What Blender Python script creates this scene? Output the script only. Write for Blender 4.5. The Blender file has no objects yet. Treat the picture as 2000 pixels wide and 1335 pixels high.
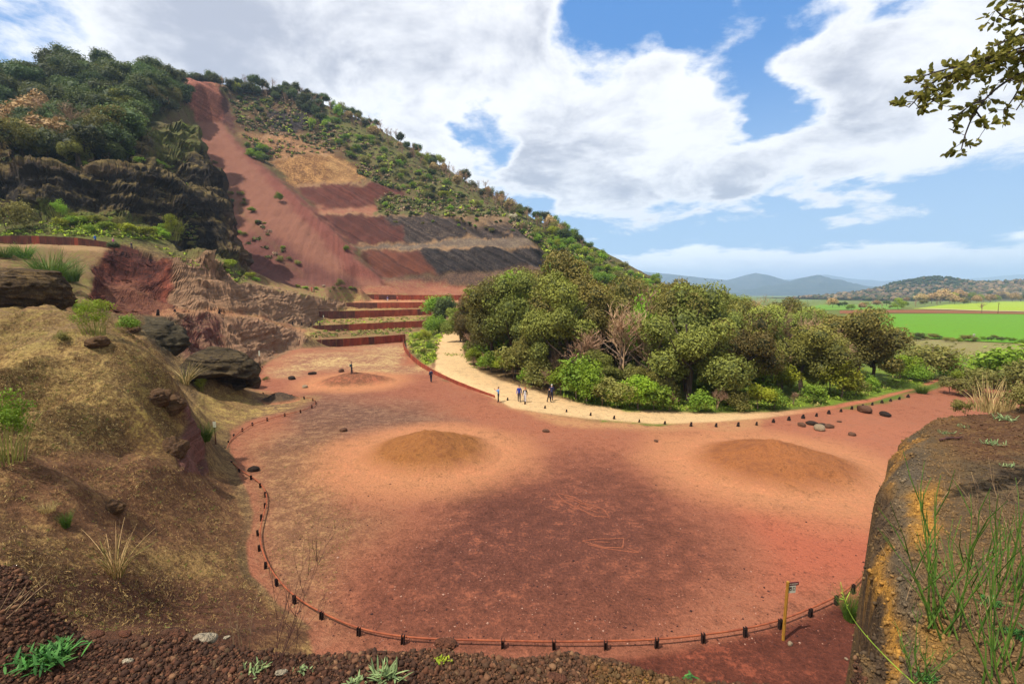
import bpy, bmesh, math, random
import numpy as np
from mathutils import Vector, Matrix
from mathutils.geometry import delaunay_2d_cdt

# ------------------------------------------------------------------ camera, sky, sun
SC = bpy.context.scene
COL = SC.collection
H = 11.5                       # eye height above the quarry floor
FPX = 2000 * 17.0 / 36.0       # focal length in photograph pixels
PITCH = math.radians(5.6)
cam_d = bpy.data.cameras.new('camera')
cam_d.lens = 17.0; cam_d.sensor_width = 36.0
cam_d.clip_start = 0.1; cam_d.clip_end = 60000
cam = bpy.data.objects.new('camera', cam_d); COL.objects.link(cam)
cam.location = (0, 0, H); cam.rotation_euler = (math.pi/2 - PITCH, 0, 0)
SC.camera = cam

SUN_DIR = Vector((-0.40, -0.28, 0.87)).normalized()
SUN_EL = math.asin(SUN_DIR.z)
SUN_AZ = math.atan2(SUN_DIR.x, SUN_DIR.y)          # from +Y towards +X
sun_d = bpy.data.lights.new('sun', 'SUN'); sun_d.energy = 5.0; sun_d.angle = math.radians(0.6)
sun_d.color = (1.0, 0.93, 0.83)
sun = bpy.data.objects.new('sun', sun_d); COL.objects.link(sun)
sun.rotation_euler = SUN_DIR.to_track_quat('Z', 'Y').to_euler()
SC.view_settings.view_transform = 'Standard'; SC.view_settings.look = 'None'
SC.view_settings.gamma = 1.0; SC.view_settings.use_curve_mapping = False
SC.view_settings.exposure = 0.50
SC.cycles.use_denoising = True
SC.cycles.max_bounces = 6; SC.cycles.diffuse_bounces = 3; SC.cycles.glossy_bounces = 2
SC.cycles.transmission_bounces = 4; SC.cycles.transparent_max_bounces = 6; SC.cycles.volume_bounces = 1
SC.cycles.use_adaptive_sampling = True

class NT:
    """small helper to wire shader nodes"""
    def __init__(s, tree): s.t = tree; s.n = tree.nodes; s.l = tree.links; s.n.clear()
    def new(s, typ, **kw):
        n = s.n.new(typ)
        for k, v in kw.items(): setattr(n, k, v)
        return n
    def put(s, sock, v):
        if hasattr(v, 'is_linked') or isinstance(v, bpy.types.NodeSocket): s.l.new(v, sock)
        elif v is not None: sock.default_value = v
    def math(s, op, a, b=None, c=None, clamp=False):
        n = s.new('ShaderNodeMath', operation=op); n.use_clamp = clamp
        s.put(n.inputs[0], a)
        if b is not None: s.put(n.inputs[1], b)
        if c is not None: s.put(n.inputs[2], c)
        return n.outputs[0]
    def vmath(s, op, a, b=None, scale=None):
        n = s.new('ShaderNodeVectorMath', operation=op); s.put(n.inputs[0], a)
        if b is not None: s.put(n.inputs[1], b)
        if scale is not None: s.put(n.inputs[3], scale)
        return n.outputs['Value'] if op in ('DOT_PRODUCT', 'LENGTH', 'DISTANCE') else n.outputs[0]
    def noise(s, vec, scale=1.0, detail=4, rough=0.55, lac=2.0, dist=0.0, dim='3D', w=None):
        n = s.new('ShaderNodeTexNoise', noise_dimensions=dim)
        if vec is not None and dim != '1D': s.put(n.inputs['Vector'], vec)
        if w is not None: s.put(n.inputs['W'], w)
        n.inputs['Scale'].default_value = scale; n.inputs['Detail'].default_value = detail
        n.inputs['Roughness'].default_value = rough; n.inputs['Lacunarity'].default_value = lac
        n.inputs['Distortion'].default_value = dist
        return n.outputs['Fac']
    def step(s, v, a, b, lo=0.0, hi=1.0):
        n = s.new('ShaderNodeMapRange', interpolation_type='SMOOTHSTEP')
        s.put(n.inputs['Value'], v); s.put(n.inputs['From Min'], a); s.put(n.inputs['From Max'], b)
        s.put(n.inputs['To Min'], lo); s.put(n.inputs['To Max'], hi)
        return n.outputs[0]
    def mix(s, f, a, b, blend='MIX'):
        n = s.new('ShaderNodeMix', data_type='RGBA', blend_type=blend)
        s.put(n.inputs['Factor'], f); s.put(n.inputs['A'], a); s.put(n.inputs['B'], b)
        return n.outputs['Result']
    def attr(s, name, vec=False):
        n = s.new('ShaderNodeAttribute'); n.attribute_name = name
        return n.outputs['Color'] if vec else n.outputs['Fac']
    def sep(s, v):
        n = s.new('ShaderNodeSeparateXYZ'); s.put(n.inputs[0], v); return n.outputs
    def comb(s, x, y, z):
        n = s.new('ShaderNodeCombineXYZ')
        for i, v in enumerate((x, y, z)): s.put(n.inputs[i], v)
        return n.outputs[0]

def srgb(r, g, b, k=1.0):
    f = lambda c: (c/255/12.92 if c/255 <= 0.04045 else ((c/255+0.055)/1.055)**2.4)
    return np.array([f(r)*k, f(g)*k, f(b)*k])
def c4(c): return (float(c[0]), float(c[1]), float(c[2]), 1.0)

def pix_dir(px, py):
    u = (px-1000)/FPX; v = (667.5-py)/FPX
    cp, sp = math.cos(PITCH), math.sin(PITCH)
    return np.array([u, cp + v*sp, -sp + v*cp])

def build_world():
    w = bpy.data.worlds.new('World'); SC.world = w; w.use_nodes = True
    T = NT(w.node_tree)
    out = T.new('ShaderNodeOutputWorld'); bg = T.new('ShaderNodeBackground')
    bg.inputs['Strength'].default_value = 0.085
    sky = T.new('ShaderNodeTexSky', sky_type='NISHITA'); sky.sun_disc = False
    sky.sun_elevation = SUN_EL; sky.sun_rotation = SUN_AZ
    sky.altitude = 600; sky.air_density = 1.0; sky.dust_density = 0.6; sky.ozone_density = 2.0
    g = T.new('ShaderNodeTexCoord').outputs['Generated']
    d = T.vmath('NORMALIZE', g)
    x, y, z = T.sep(d)
    el = T.math('ARCSINE', z); az = T.math('ARCTAN2', x, y)
    zz = T.math('ADD', T.math('MAXIMUM', z, 0.0), 0.22)
    # cloud sheet seen in perspective: direction pushed out onto a flat layer
    p = T.comb(T.math('DIVIDE', x, zz), T.math('DIVIDE', y, zz), 0.0)
    def cnoise(vec, s, det, r=0.6, dist=0.0): return T.math('SUBTRACT', T.noise(vec, s, det, r, dist=dist), 0.5)
    big = cnoise(p, 0.9, 3); mid = cnoise(T.vmath('ADD', p, (7.3, 2.1, 4.0)), 2.6, 8, 0.62, 0.35)
    fine = cnoise(T.vmath('ADD', p, (3.3, 8.1, 2.0)), 9.0, 6, 0.65)
    warp = T.new('ShaderNodeTexNoise'); T.l.new(p, warp.inputs['Vector']); warp.inputs['Scale'].default_value = 2.2; warp.inputs['Detail'].default_value = 6
    dw = T.vmath('ADD', d, T.vmath('SCALE', T.vmath('SUBTRACT', warp.outputs['Color'], (0.5, 0.5, 0.5)), scale=0.30))
    dw = T.vmath('NORMALIZE', dw)
    cov = T.math('ADD', T.math('MULTIPLY', big, 0.55), T.math('ADD', T.math('MULTIPLY', mid, 0.95), T.math('MULTIPLY', fine, 0.34)))
    off = None
    for (px, py, rad, amt) in LOBES:
        v = pix_dir(px, py); v = v/np.linalg.norm(v)
        l = T.step(T.vmath('DOT_PRODUCT', dw, tuple(v)), math.cos(math.radians(rad)), 1.0, 0.0, amt)
        off = l if off is None else T.math('ADD', off, l)
    dens = T.math('ADD', T.math('ADD', cov, off), 0.17)
    dens = T.math('ADD', dens, T.step(el, math.radians(14), math.radians(8), 0.0, -0.50))
    m = T.step(dens, -0.05, 0.19)
    # thick middles and undersides of the clouds are greyer
    tex = cnoise(T.vmath('ADD', p, (1.7, 9.2, 1.0)), 1.5, 6, 0.6)
    greyf = T.math('MULTIPLY', T.step(dens, 0.08, 0.42), T.step(T.math('ADD', tex, T.math('MULTIPLY', mid, 0.9)), -0.12, 0.22), clamp=True)
    ccol = T.mix(greyf, CLOUD_LIT, CLOUD_GREY)
    # cumulus bank low over the horizon
    azs = T.math('MULTIPLY', az, 6.0)
    bn = cnoise(T.comb(azs, T.math('MULTIPLY', el, 22.0), 0.0), 1.7, 7, 0.62)
    bt = T.math('ADD', 0.085, T.math('MULTIPLY', cnoise(T.comb(azs, 4.4, 1.0), 0.55, 3), 0.06))
    bmk = T.step(T.math('ADD', T.math('SUBTRACT', bt, el), T.math('MULTIPLY', bn, 0.085)), -0.004, 0.014)
    bcol = T.mix(T.step(T.math('ADD', T.math('MULTIPLY', bn, 0.6), T.math('MULTIPLY', T.math('SUBTRACT', el, 0.05), 9.0)), -0.25, 0.2), (6.4, 6.7, 7.8, 1), (11.0, 10.9, 10.8, 1))
    blue = T.mix(0.72, sky.outputs[0], SKY_BLUE)
    blue = T.mix(T.step(el, 0.46, 0.04, 0.0, 0.80), blue, SKY_PALE)
    c = T.mix(T.math('MULTIPLY', bmk, 1.0), blue, bcol)
    c = T.mix(m, c, ccol)
    T.l.new(c, bg.inputs['Color']); T.l.new(bg.outputs[0], out.inputs[0])

CLOUD_LIT = (9.1, 9.1, 9.3, 1); CLOUD_GREY = (4.3, 4.5, 5.3, 1); SKY_BLUE = (0.55, 2.6, 7.0, 1); SKY_PALE = (4.2, 6.0, 8.0, 1)
# (pixel x, pixel y, radius in degrees, amount): negative = blue gap, positive = closed cloud
LOBES = [(1230, 95, 10, -0.5), (1340, 100, 5, -0.22), (1500, 130, 8.5, -0.42), (1780, 30, 6, -0.46), (955, 235, 5, -0.42), (720, 200, 5, -0.25), (1120, 170, 6, -0.15), (1570, 190, 5, -0.2),
         (650, 130, 24, 0.20), (300, 20, 22, 0.22), (1180, 260, 13, 0.28), (1330, 180, 8, 0.15), (1600, 250, 11, 0.25), (1850, 140, 15, 0.30), (1900, 50, 8, 0.40), (1680, 130, 6, 0.32), (1400, 60, 5, 0.2), (1700, 300, 7, 0.2), (1250, 340, 13, 0.34), (1440, 375, 4, 0.25), (30, 40, 8, -0.25), (1000, 60, 14, 0.2)]
build_world()

# ------------------------------------------------------------------ small tools
R = random.Random(7)
NR = np.random.RandomState(11)

def hash3(ix, iy, iz, seed=0):
    h = (ix.astype(np.int64)*374761393 + iy.astype(np.int64)*668265263 + iz.astype(np.int64)*2147483647 + seed*974711) & 0xffffffff
    h = ((h ^ (h >> 13)) * 1274126177) & 0xffffffff
    h = ((h ^ (h >> 16)) * 2246822519) & 0xffffffff
    return ((h ^ (h >> 15)) & 0xffffff) / float(0xffffff)
def vnoise(x, y, z=None, seed=0):
    x = np.asarray(x, float); y = np.asarray(y, float)
    z = np.zeros_like(x) if z is None else np.asarray(z, float)
    ix, iy, iz = np.floor(x), np.floor(y), np.floor(z)
    fx, fy, fz = x-ix, y-iy, z-iz
    fx = fx*fx*(3-2*fx); fy = fy*fy*(3-2*fy); fz = fz*fz*(3-2*fz)
    r = 0
    for a in (0, 1):
        for b in (0, 1):
            for c in (0, 1):
                w = (fx if a else 1-fx)*(fy if b else 1-fy)*(fz if c else 1-fz)
                r = r + w*hash3(ix+a, iy+b, iz+c, seed)
    return r*2-1
def fbm(x, y, z=None, o=4, seed=0, g=0.5):
    r = 0; a = 1.0; t = 0
    for i in range(o):
        r = r + a*vnoise(np.asarray(x)*2**i, np.asarray(y)*2**i, None if z is None else np.asarray(z)*2**i, seed+i*7)
        t += a; a *= g
    return r/t
def sstep(v, a, b):
    t = np.clip((v-a)/(b-a), 0, 1); return t*t*(3-2*t)

def at_y(px, py, Y):
    d = pix_dir(px, py); t = Y/d[1]
    return (d[0]*t, Y, H + d[2]*t)
def at_z(px, py, Z):
    d = pix_dir(px, py); t = (Z-H)/d[2]
    return (d[0]*t, d[1]*t, Z)
def project(X, Y, Z):
    cp, sp = math.cos(PITCH), math.sin(PITCH)
    dz = Z-H
    f = Y*cp - dz*sp; v = Y*sp + dz*cp
    return 1000 + FPX*X/f, 667.5 - FPX*v/f

def mesh_obj(name, verts, faces, mat, parent=None, smooth=False):
    me = bpy.data.meshes.new(name)
    if isinstance(verts, np.ndarray) and isinstance(faces, np.ndarray):
        n, k = faces.shape
        me.vertices.add(len(verts)); me.vertices.foreach_set('co', verts.astype(np.float32).ravel())
        me.loops.add(n*k); me.loops.foreach_set('vertex_index', faces.astype(np.int32).ravel())
        me.polygons.add(n); me.polygons.foreach_set('loop_start', np.arange(0, n*k, k, dtype=np.int32))
        me.polygons.foreach_set('loop_total', np.full(n, k, dtype=np.int32))
        me.update(calc_edges=True)
    else:
        me.from_pydata([tuple(map(float, v)) for v in verts], [], [tuple(int(i) for i in f) for f in faces]); me.update()
    if smooth: me.polygons.foreach_set('use_smooth', np.ones(len(me.polygons), dtype=bool))
    if mat is not None: me.materials.append(mat)
    o = bpy.data.objects.new(name, me); COL.objects.link(o)
    if parent is not None: o.parent = parent
    return o
def vcol(o, name, rgb):
    a = o.data.attributes.new(name, 'FLOAT_COLOR', 'POINT')
    d = np.ones((len(rgb), 4), np.float32); d[:, :3] = rgb
    a.data.foreach_set('color', d.ravel())
def vflt(o, name, v):
    a = o.data.attributes.new(name, 'FLOAT', 'POINT'); a.data.foreach_set('value', np.asarray(v, np.float32))
def tag(o, label=None, cat=None, group=None, kind=None):
    if label: o['label'] = label
    if cat: o['category'] = cat
    if group: o['group'] = group
    if kind: o['kind'] = kind
    return o
def empty(name, loc, rz=0.0):
    e = bpy.data.objects.new(name, None); COL.objects.link(e)
    e.location = loc; e.rotation_euler = (0, 0, rz); e.empty_display_size = 0.2
    return e

# ------------------------------------------------------------------ terrain: a triangulated survey, rastered
TP, TE = [], []
def line(*pts, closed=False):
    i0 = len(TP)
    for p in pts: TP.append(p)
    n = len(pts)
    for k in range(n-1): TE.append((i0+k, i0+k+1))
    if closed: TE.append((i0+n-1, i0))
def pts(*ps):
    for p in ps: TP.append(p)
y_, z_ = at_y, at_z

# quarry floor edge
line(z_(612,1228,.05), z_(545,1180,.05), z_(495,1120,.05), z_(482,1060,.05), z_(488,1000,.05), z_(468,930,.05), z_(442,880,.05), z_(450,840,.05),
     z_(500,800,.05), z_(520,775,.05), z_(497,750,.05), z_(503,722,.05), z_(520,702,.05), z_(545,692,.05), z_(584,682.5,.0))
# terrace walls: base polyline, height at the ends
WALLS = [
  ([z_(585,681,0), z_(640,679,0), z_(700,675,0), z_(750,671,0), z_(790,667,0)], 1.45, 1.45),
  ([z_(611,650,1.6), z_(700,646,1.8), z_(770,642,2.1), z_(833,639,2.3)], 1.5, 1.5),
  ([z_(621,625,3.8), z_(700,622,4.0), z_(770,619,4.2), z_(842,615.6,4.6)], 2.1, 1.7),
  ([y_(677,603,165), y_(760,602.5,165), y_(858,601,165)], 1.65, 1.6),
  ([y_(697,585,172), y_(780,586.5,174), y_(861,587,175), y_(916,587,177)], 1.5, 1.6),
]
def resample(P, step):
    P = np.array(P); seg = np.linalg.norm(np.diff(P[:, :2], axis=0), axis=1); s = np.r_[0, np.cumsum(seg)]
    n = max(1, int(round(s[-1]/step))); t = np.linspace(0, s[-1], n+1)
    return np.stack([np.interp(t, s, P[:, k]) for k in range(3)], 1)
def smooth_line(P, it=3):
    P = np.array(P, float)
    for _ in range(it):
        Q = [P[0]]
        for a, b in zip(P[:-1], P[1:]): Q += [a*.75+b*.25, a*.25+b*.75]
        Q.append(P[-1]); P = np.array(Q)
    return P
def wall_lines(base, h0, h1):
    b = resample(smooth_line(base), 6.0); n = len(b)
    line(*[tuple(p) for p in b])
    h = np.linspace(h0, h1, n)
    d = np.gradient(b[:, :2], axis=0); nrm = np.stack([-d[:, 1], d[:, 0]], 1); nrm /= np.linalg.norm(nrm, axis=1)[:, None]
    nrm[nrm[:, 1] < 0] *= -1
    line(*[(p[0]+q[0]*.5, p[1]+q[1]*.5, p[2]+k-.12) for p, q, k in zip(b, nrm, h)])
for wb, a, b in WALLS: wall_lines(wb, a, b)
# roadside wall
RW = [z_(790,667.5,0), z_(793,686,0), z_(806,702,0), z_(832,722,0), z_(880,745,0), z_(929,762,0), z_(972,776,0)]
RWH = [1.45, 1.35, 1.2, 1.0, .85, .6, .3]
rw = np.array(RW); line(*RW)
dn = np.gradient(rw[:, :2], axis=0); nn = np.stack([-dn[:, 1], dn[:, 0]], 1); nn /= np.linalg.norm(nn, axis=1)[:, None]; nn[nn[:, 0] < 0] *= -1
line(*[(p[0]+q[0]*.5, p[1]+q[1]*.5, h-.05) for p, q, h in zip(RW[1:], nn[1:], RWH[1:])])
# road and verge
pts(z_(850,715,1.0), z_(850,685,1.5), z_(862,655,2.3), z_(873,645,2.7), z_(905,650,2.8), z_(900,682,1.6), z_(915,706,1.1), z_(960,736,.6), z_(1010,751,.3), z_(1080,776,0), z_(1000,796,0), z_(1150,816,0))
# behind the walls' east ends, under the grove
pts((0,112,3.0), (10,100,2.4), (20,90,2), (40,75,.8), (30,120,4), (60,100,1), (10,130,3.6), (20,150,6), (5,165,8), (45,160,7), (0,180,10.5), (30,185,12), (70,140,.3), (70,180,2), (100,150,0), (85,125,0), (90,200,0), (60,205,14))
pts((-32,172,9.3), (-6,150,5), (-8,178,9.6), (-20,186,11.6), (-36,184,11.5), (-48,181,11.6))
# flat land to the right
pts((60,60,0), (150,100,0), (20,14,0), (40,8,0), (12,8,0), (0,6,.2), (200,5,0), (210,200,0), (130,200,0), (110,250,0), (210,440,0), (170,330,0), (130,300,0), (80,30,0), (30,30,0), (0,30,0), (0,60,0), (30,60,0), (-4,85,0), (-20,80,0), (-10,20,0), (-22,60,0))
# near bank on the left: height lines
line(z_(300,1232,.9), z_(400,1130,.8), z_(430,1000,.5), z_(424,930,.35), z_(415,880,.5))
line(y_(-150,1250,8.6), y_(0,1250,9.5), y_(150,1215,12), y_(250,1185,14.2), y_(345,1120,17))
line(y_(-150,1150,10), y_(0,1150,11), y_(150,1080,14.3), y_(250,1040,17), y_(345,985,20.5), y_(390,940,23.5))
line(y_(-150,1050,12), y_(0,1050,13), y_(150,950,17), y_(250,905,20), y_(320,885,23.5))
line(y_(-150,900,15.5), y_(0,900,16.2), y_(150,810,21), y_(250,780,23.5), y_(320,775,26.5))
line(y_(-150,755,20), y_(0,755,21), y_(100,700,24), y_(200,680,26), y_(290,690,27.5))
line(y_(-150,640,27), y_(0,632,29), y_(130,606,31), y_(235,628,30), y_(300,662,29.5), y_(338,700,29.8), y_(343,765,28.8))
line(y_(338,775,28), y_(345,800,27.5), y_(356,850,27), y_(372,905,26.3))                      # top of the purple step
line(y_(362,790,30), y_(376,840,29), y_(392,880,28), y_(400,918,27))                       # its foot
pts((-6,7,1.2), (-8,5,2.5), (-12,4,4), (0,-3,2), (-25,3,6), (-40,12,8), (-60,5,11), (-60,25,12), (-70,40,13))
pts(y_(410,850,36), y_(430,830,40), y_(455,800,44), y_(400,775,46), y_(355,757,45), y_(332,705,46), y_(272,664,45), y_(255,640,45))
pts(y_(0,603,38), y_(60,600,38), y_(132,594,42), y_(170,592,52), y_(235,612,56), y_(60,525,62), y_(150,542,66), y_(0,502,66))
# red excavation and eroded spurs
line(y_(195,488,86), y_(250,492,86.5), y_(300,497,86.5), y_(330,503,86.5))
line(y_(200,524,83), y_(250,518,83.5), y_(300,520,83.5), y_(328,530,83))
pts(y_(200,600,60), y_(300,606,64), y_(330,612,66))
line(y_(290,626,60), y_(340,612,68), y_(430,613,80), y_(520,627,93), y_(598,650,101))      # top of lower spur
line(z_(505,703,1.2), z_(545,689,1.2), z_(582,679.5,1.2))
line(z_(340,690,4.5), z_(400,735,2), z_(470,735,.7), z_(498,707,.7))
line(y_(335,606,74), y_(430,607,86), y_(520,620,100), y_(575,634,114), y_(604,645,122), y_(616,628,143), y_(672,605,162))                        # foot of upper spur
line(y_(328,503,88), y_(413,515,94), y_(455,545,103), y_(525,560,118), y_(577,573,134), y_(640,584,155), y_(690,588,167))   # its top
pts(y_(480,549,130), y_(560,561,141), y_(640,568,165), y_(690,573,174), y_(500,540,142))
pts((-40,120,1.7), (-38,140,3.5))
# path with the rusty wall, ledge, dark cliffs
line(y_(-60,470,82), y_(0,476,84), y_(100,479,86), y_(200,484,88.5), y_(270,492,91))
line(y_(-60,462,87), y_(0,469,89), y_(100,471,91), y_(200,475,93), y_(262,483,95))
CL_B = [y_(-80,445,95), y_(0,440,98), y_(60,428,100), y_(130,424,103), y_(200,420,106), y_(255,428,110), y_(300,442,114), y_(345,468,118), y_(390,492,124), y_(430,500,128), y_(470,515,131)]
line(*CL_B)
CL_T = [y_(-80,350,100), y_(0,345,103), y_(60,345,105), y_(130,340,108), y_(200,335,111), y_(240,332,115), y_(258,320,119), y_(300,330,122), y_(330,335,125), y_(365,360,128), y_(400,390,131), y_(425,430,133), y_(448,470,134)]
line(*CL_T)
line(y_(262,290,128), y_(285,262,138), y_(340,248,148), y_(376,247,156), y_(398,310,150), y_(418,360,145), y_(436,415,140), y_(455,470,138), y_(482,522,138))
# forest slope and skyline
pts(y_(0,250,150), y_(100,240,152), y_(200,220,160), y_(300,190,185), y_(-150,240,150), y_(340,175,215))
line(y_(-250,160,190), y_(0,146,200), y_(100,132,215), y_(200,134,225), y_(300,144,238), y_(350,156,255), y_(400,160,272), y_(430,163,285), y_(440,166,292), y_(500,172,305), y_(560,178,315), y_(640,204,322), y_(700,229,325), y_(800,288,325), y_(900,347,318), y_(1000,402,305), y_(1060,434,290), y_(1130,466,270), y_(1200,515,240), y_(1230,540,225))
# scar and scree
line(y_(352,232,250), y_(382,236,262), y_(427,240,270))
line(y_(340,164,262), y_(380,152,274), y_(430,172,279))
line(y_(400,243,266), y_(450,281,254), y_(500,318,240), y_(560,365,224), y_(610,410,210), y_(660,460,199), y_(700,505,190), y_(744,548,182))
line(y_(390,262,252), y_(415,330,232), y_(432,400,208), y_(445,450,190), y_(465,505,170), y_(488,548,150))
line(y_(488,554,145), y_(560,557,153), y_(640,557,162), y_(700,556,170), y_(748,553,180))
# benches of the quarry face
line(y_(748,545,194), y_(790,540,198), y_(852,536,200), y_(968,528,204), y_(1045,521,206))
line(y_(708,492,207), y_(804,488,210), y_(932,483,212), y_(1048,481,214))
line(y_(688,482,211), y_(816,477,219), y_(900,466,223), y_(1000,463,224), y_(1040,465,223))
line(y_(620,418,223), y_(740,420,232), y_(860,422,234), y_(985,425,233))
line(y_(624,409,230), y_(740,406,242), y_(860,405,244), y_(960,408,244))
line(y_(574,367,243), y_(650,360,250), y_(728,357,253), y_(790,378,254))
line(y_(582,361,249), y_(690,351,260), y_(780,364,262))
line(y_(533,315,261), y_(600,306,266), y_(652,301,269), y_(700,325,268))
pts(y_(500,268,272), y_(560,262,281), y_(628,290,277))
line(y_(522,219,295), y_(602,223,300)); line(y_(532,256,284), y_(590,256,287))
pts(y_(440,205,282), y_(470,185,296), y_(720,270,298), y_(820,330,285), y_(900,390,262), y_(760,320,272))
pts(y_(840,558,198), y_(900,566,197), y_(960,565,198), y_(1060,520,212), y_(1120,500,222), y_(1180,530,212), y_(1060,460,240), y_(1150,520,215))
# back of the hill and outer frame
pts((-430,440,120), (-300,440,150), (-150,440,110), (-60,440,80), (60,440,25), (140,440,0), (-430,0,15), (-430,100,50), (-430,200,110), (-300,300,135), (-300,60,30), (-200,30,16), (-430,-4,12), (-100,-4,12), (210,-4,0), (100,-4,0))

RX0, RX1, RY0, RY1, RS = -420.0, 205.0, -3.0, 438.0, 0.5
def build_raster():
    vs, es, fs, _, _, _ = delaunay_2d_cdt([Vector((p[0], p[1])) for p in TP], TE, [], 0, 1e-4)[:6]
    P = np.array([(p[0], p[1]) for p in TP]); Zs = np.array([p[2] for p in TP])
    V = np.array([(v.x, v.y) for v in vs])
    Zv = np.empty(len(V))
    for i, v in enumerate(V):
        d = np.hypot(P[:, 0]-v[0], P[:, 1]-v[1]); j = d.argmin()
        if d[j] < 1e-3: Zv[i] = Zs[j]
        else:
            k = np.argsort(d)[:3]; w = 1/(d[k]+.01); Zv[i] = (Zs[k]*w).sum()/w.sum()
    nx = int((RX1-RX0)/RS)+1; ny = int((RY1-RY0)/RS)+1
    Z = np.full((ny, nx), np.nan)
    for f in fs:
        if len(f) != 3: continue
        a, b, c = V[f[0]], V[f[1]], V[f[2]]
        mn = np.minimum(np.minimum(a, b), c); mx = np.maximum(np.maximum(a, b), c)
        i0 = max(0, int(math.ceil((mn[0]-RX0)/RS))); i1 = min(nx-1, int((mx[0]-RX0)/RS))
        j0 = max(0, int(math.ceil((mn[1]-RY0)/RS))); j1 = min(ny-1, int((mx[1]-RY0)/RS))
        if i1 < i0 or j1 < j0: continue
        X, Y = np.meshgrid(RX0+np.arange(i0, i1+1)*RS, RY0+np.arange(j0, j1+1)*RS)
        den = (b[1]-c[1])*(a[0]-c[0])+(c[0]-b[0])*(a[1]-c[1])
        if abs(den) < 1e-9: continue
        l1 = ((b[1]-c[1])*(X-c[0])+(c[0]-b[0])*(Y-c[1]))/den
        l2 = ((c[1]-a[1])*(X-c[0])+(a[0]-c[0])*(Y-c[1]))/den
        l3 = 1-l1-l2
        m = (l1 >= -1e-6) & (l2 >= -1e-6) & (l3 >= -1e-6)
        zz = l1*Zv[f[0]]+l2*Zv[f[1]]+l3*Zv[f[2]]
        sub = Z[j0:j1+1, i0:i1+1]; sub[m] = zz[m]
    if np.isnan(Z).any():
        for j in range(ny):
            r = Z[j]; ok = ~np.isnan(r)
            if ok.any(): r[~ok] = np.interp(np.where(~ok)[0], np.where(ok)[0], r[ok])
    return Z
def blur(Z, k, it=2):
    for _ in range(it):
        for ax in (0, 1):
            pad = [(0, 0), (0, 0)]; pad[ax] = (k+1, k)
            C = np.cumsum(np.pad(Z, pad, mode='edge'), axis=ax)
            n = Z.shape[ax]
            a = np.take(C, np.arange(2*k+1, 2*k+1+n), axis=ax); b = np.take(C, np.arange(0, n), axis=ax)
            Z = (a-b)/(2*k+1)
    return Z
ZR = build_raster()
GX, GY = np.meshgrid(RX0+np.arange(ZR.shape[1])*RS, RY0+np.arange(ZR.shape[0])*RS)
_s1, _s2, _s3 = blur(ZR, 1, 1), blur(ZR, 4, 2), blur(ZR, 2, 1)
_hill = sstep(GY + 0.35*GX, 85, 130)*sstep(ZR, 12, 24)              # the volcano proper
_bank = sstep(-GX, 8, 20)*(1-sstep(GY, 62, 75))
_w = np.clip(_hill*.55, 0, 1)
ZR = _s1*(1-_w) + _s2*_w
ZR = ZR*(1-_bank) + _s3*_bank
_n1 = fbm(GX/14, GY/14, o=4, seed=3); _n2 = fbm(GX/3.2, GY/3.2, o=3, seed=9)
_rough = np.clip(sstep(ZR, .15, 2.5), 0, 1)
_terr = sstep(GX, -50, -44)*(1-sstep(GX, -8, 0))*sstep(GY, 92, 98)*(1-sstep(GY, 184, 190))
_rough = _rough*(1-_terr)
_flatr = sstep(GX, 0, 20)*(1-sstep(ZR, 8, 20))
_rough *= 1-.8*_flatr
_n3 = fbm(GX/1.3, GY/1.3, o=3, seed=15)
_rid = 1-2*np.abs(fbm(GX/7, GY/7, o=3, seed=19)); _rid2 = 1-2.4*np.abs(fbm(GX/3.6, GY/3.6, o=3, seed=23)); _rid3 = 1-2*np.abs(fbm(GX/1.6, GY/1.6, o=2, seed=24))
ZR = ZR + _rough*(_n1*(.25+1.1*_hill) + _n2*(.22+.45*_hill) + _n3*(.10+.22*_hill) + _bank*(.5*_rid-.3 + .75*_rid2-.35 + .22*_rid3))
ZR = ZR + .02*_n2*(1-_rough)
def zt(X, Y):
    X = np.asarray(X, float); Y = np.asarray(Y, float)
    fx = np.clip((X-RX0)/RS, 0, ZR.shape[1]-1.001); fy = np.clip((Y-RY0)/RS, 0, ZR.shape[0]-1.001)
    i = fx.astype(int); j = fy.astype(int); a = fx-i; b = fy-j
    return ZR[j, i]*(1-a)*(1-b)+ZR[j, i+1]*a*(1-b)+ZR[j+1, i]*(1-a)*b+ZR[j+1, i+1]*a*b
_YM = np.exp(np.linspace(math.log(8), math.log(436), 1500))
def hit(px, py, ymin=8.0):
    """first point of the terrain along the line of sight through a photograph pixel"""
    d = pix_dir(px, py); t = _YM/d[1]
    zr = H + d[2]*t; zz = zt(d[0]*t, _YM)
    ok = (zz >= zr) & (_YM > ymin)
    if not ok.any(): return None
    k = int(np.argmax(ok)); return (d[0]*t[k], float(_YM[k]), float(zz[k]))

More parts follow.
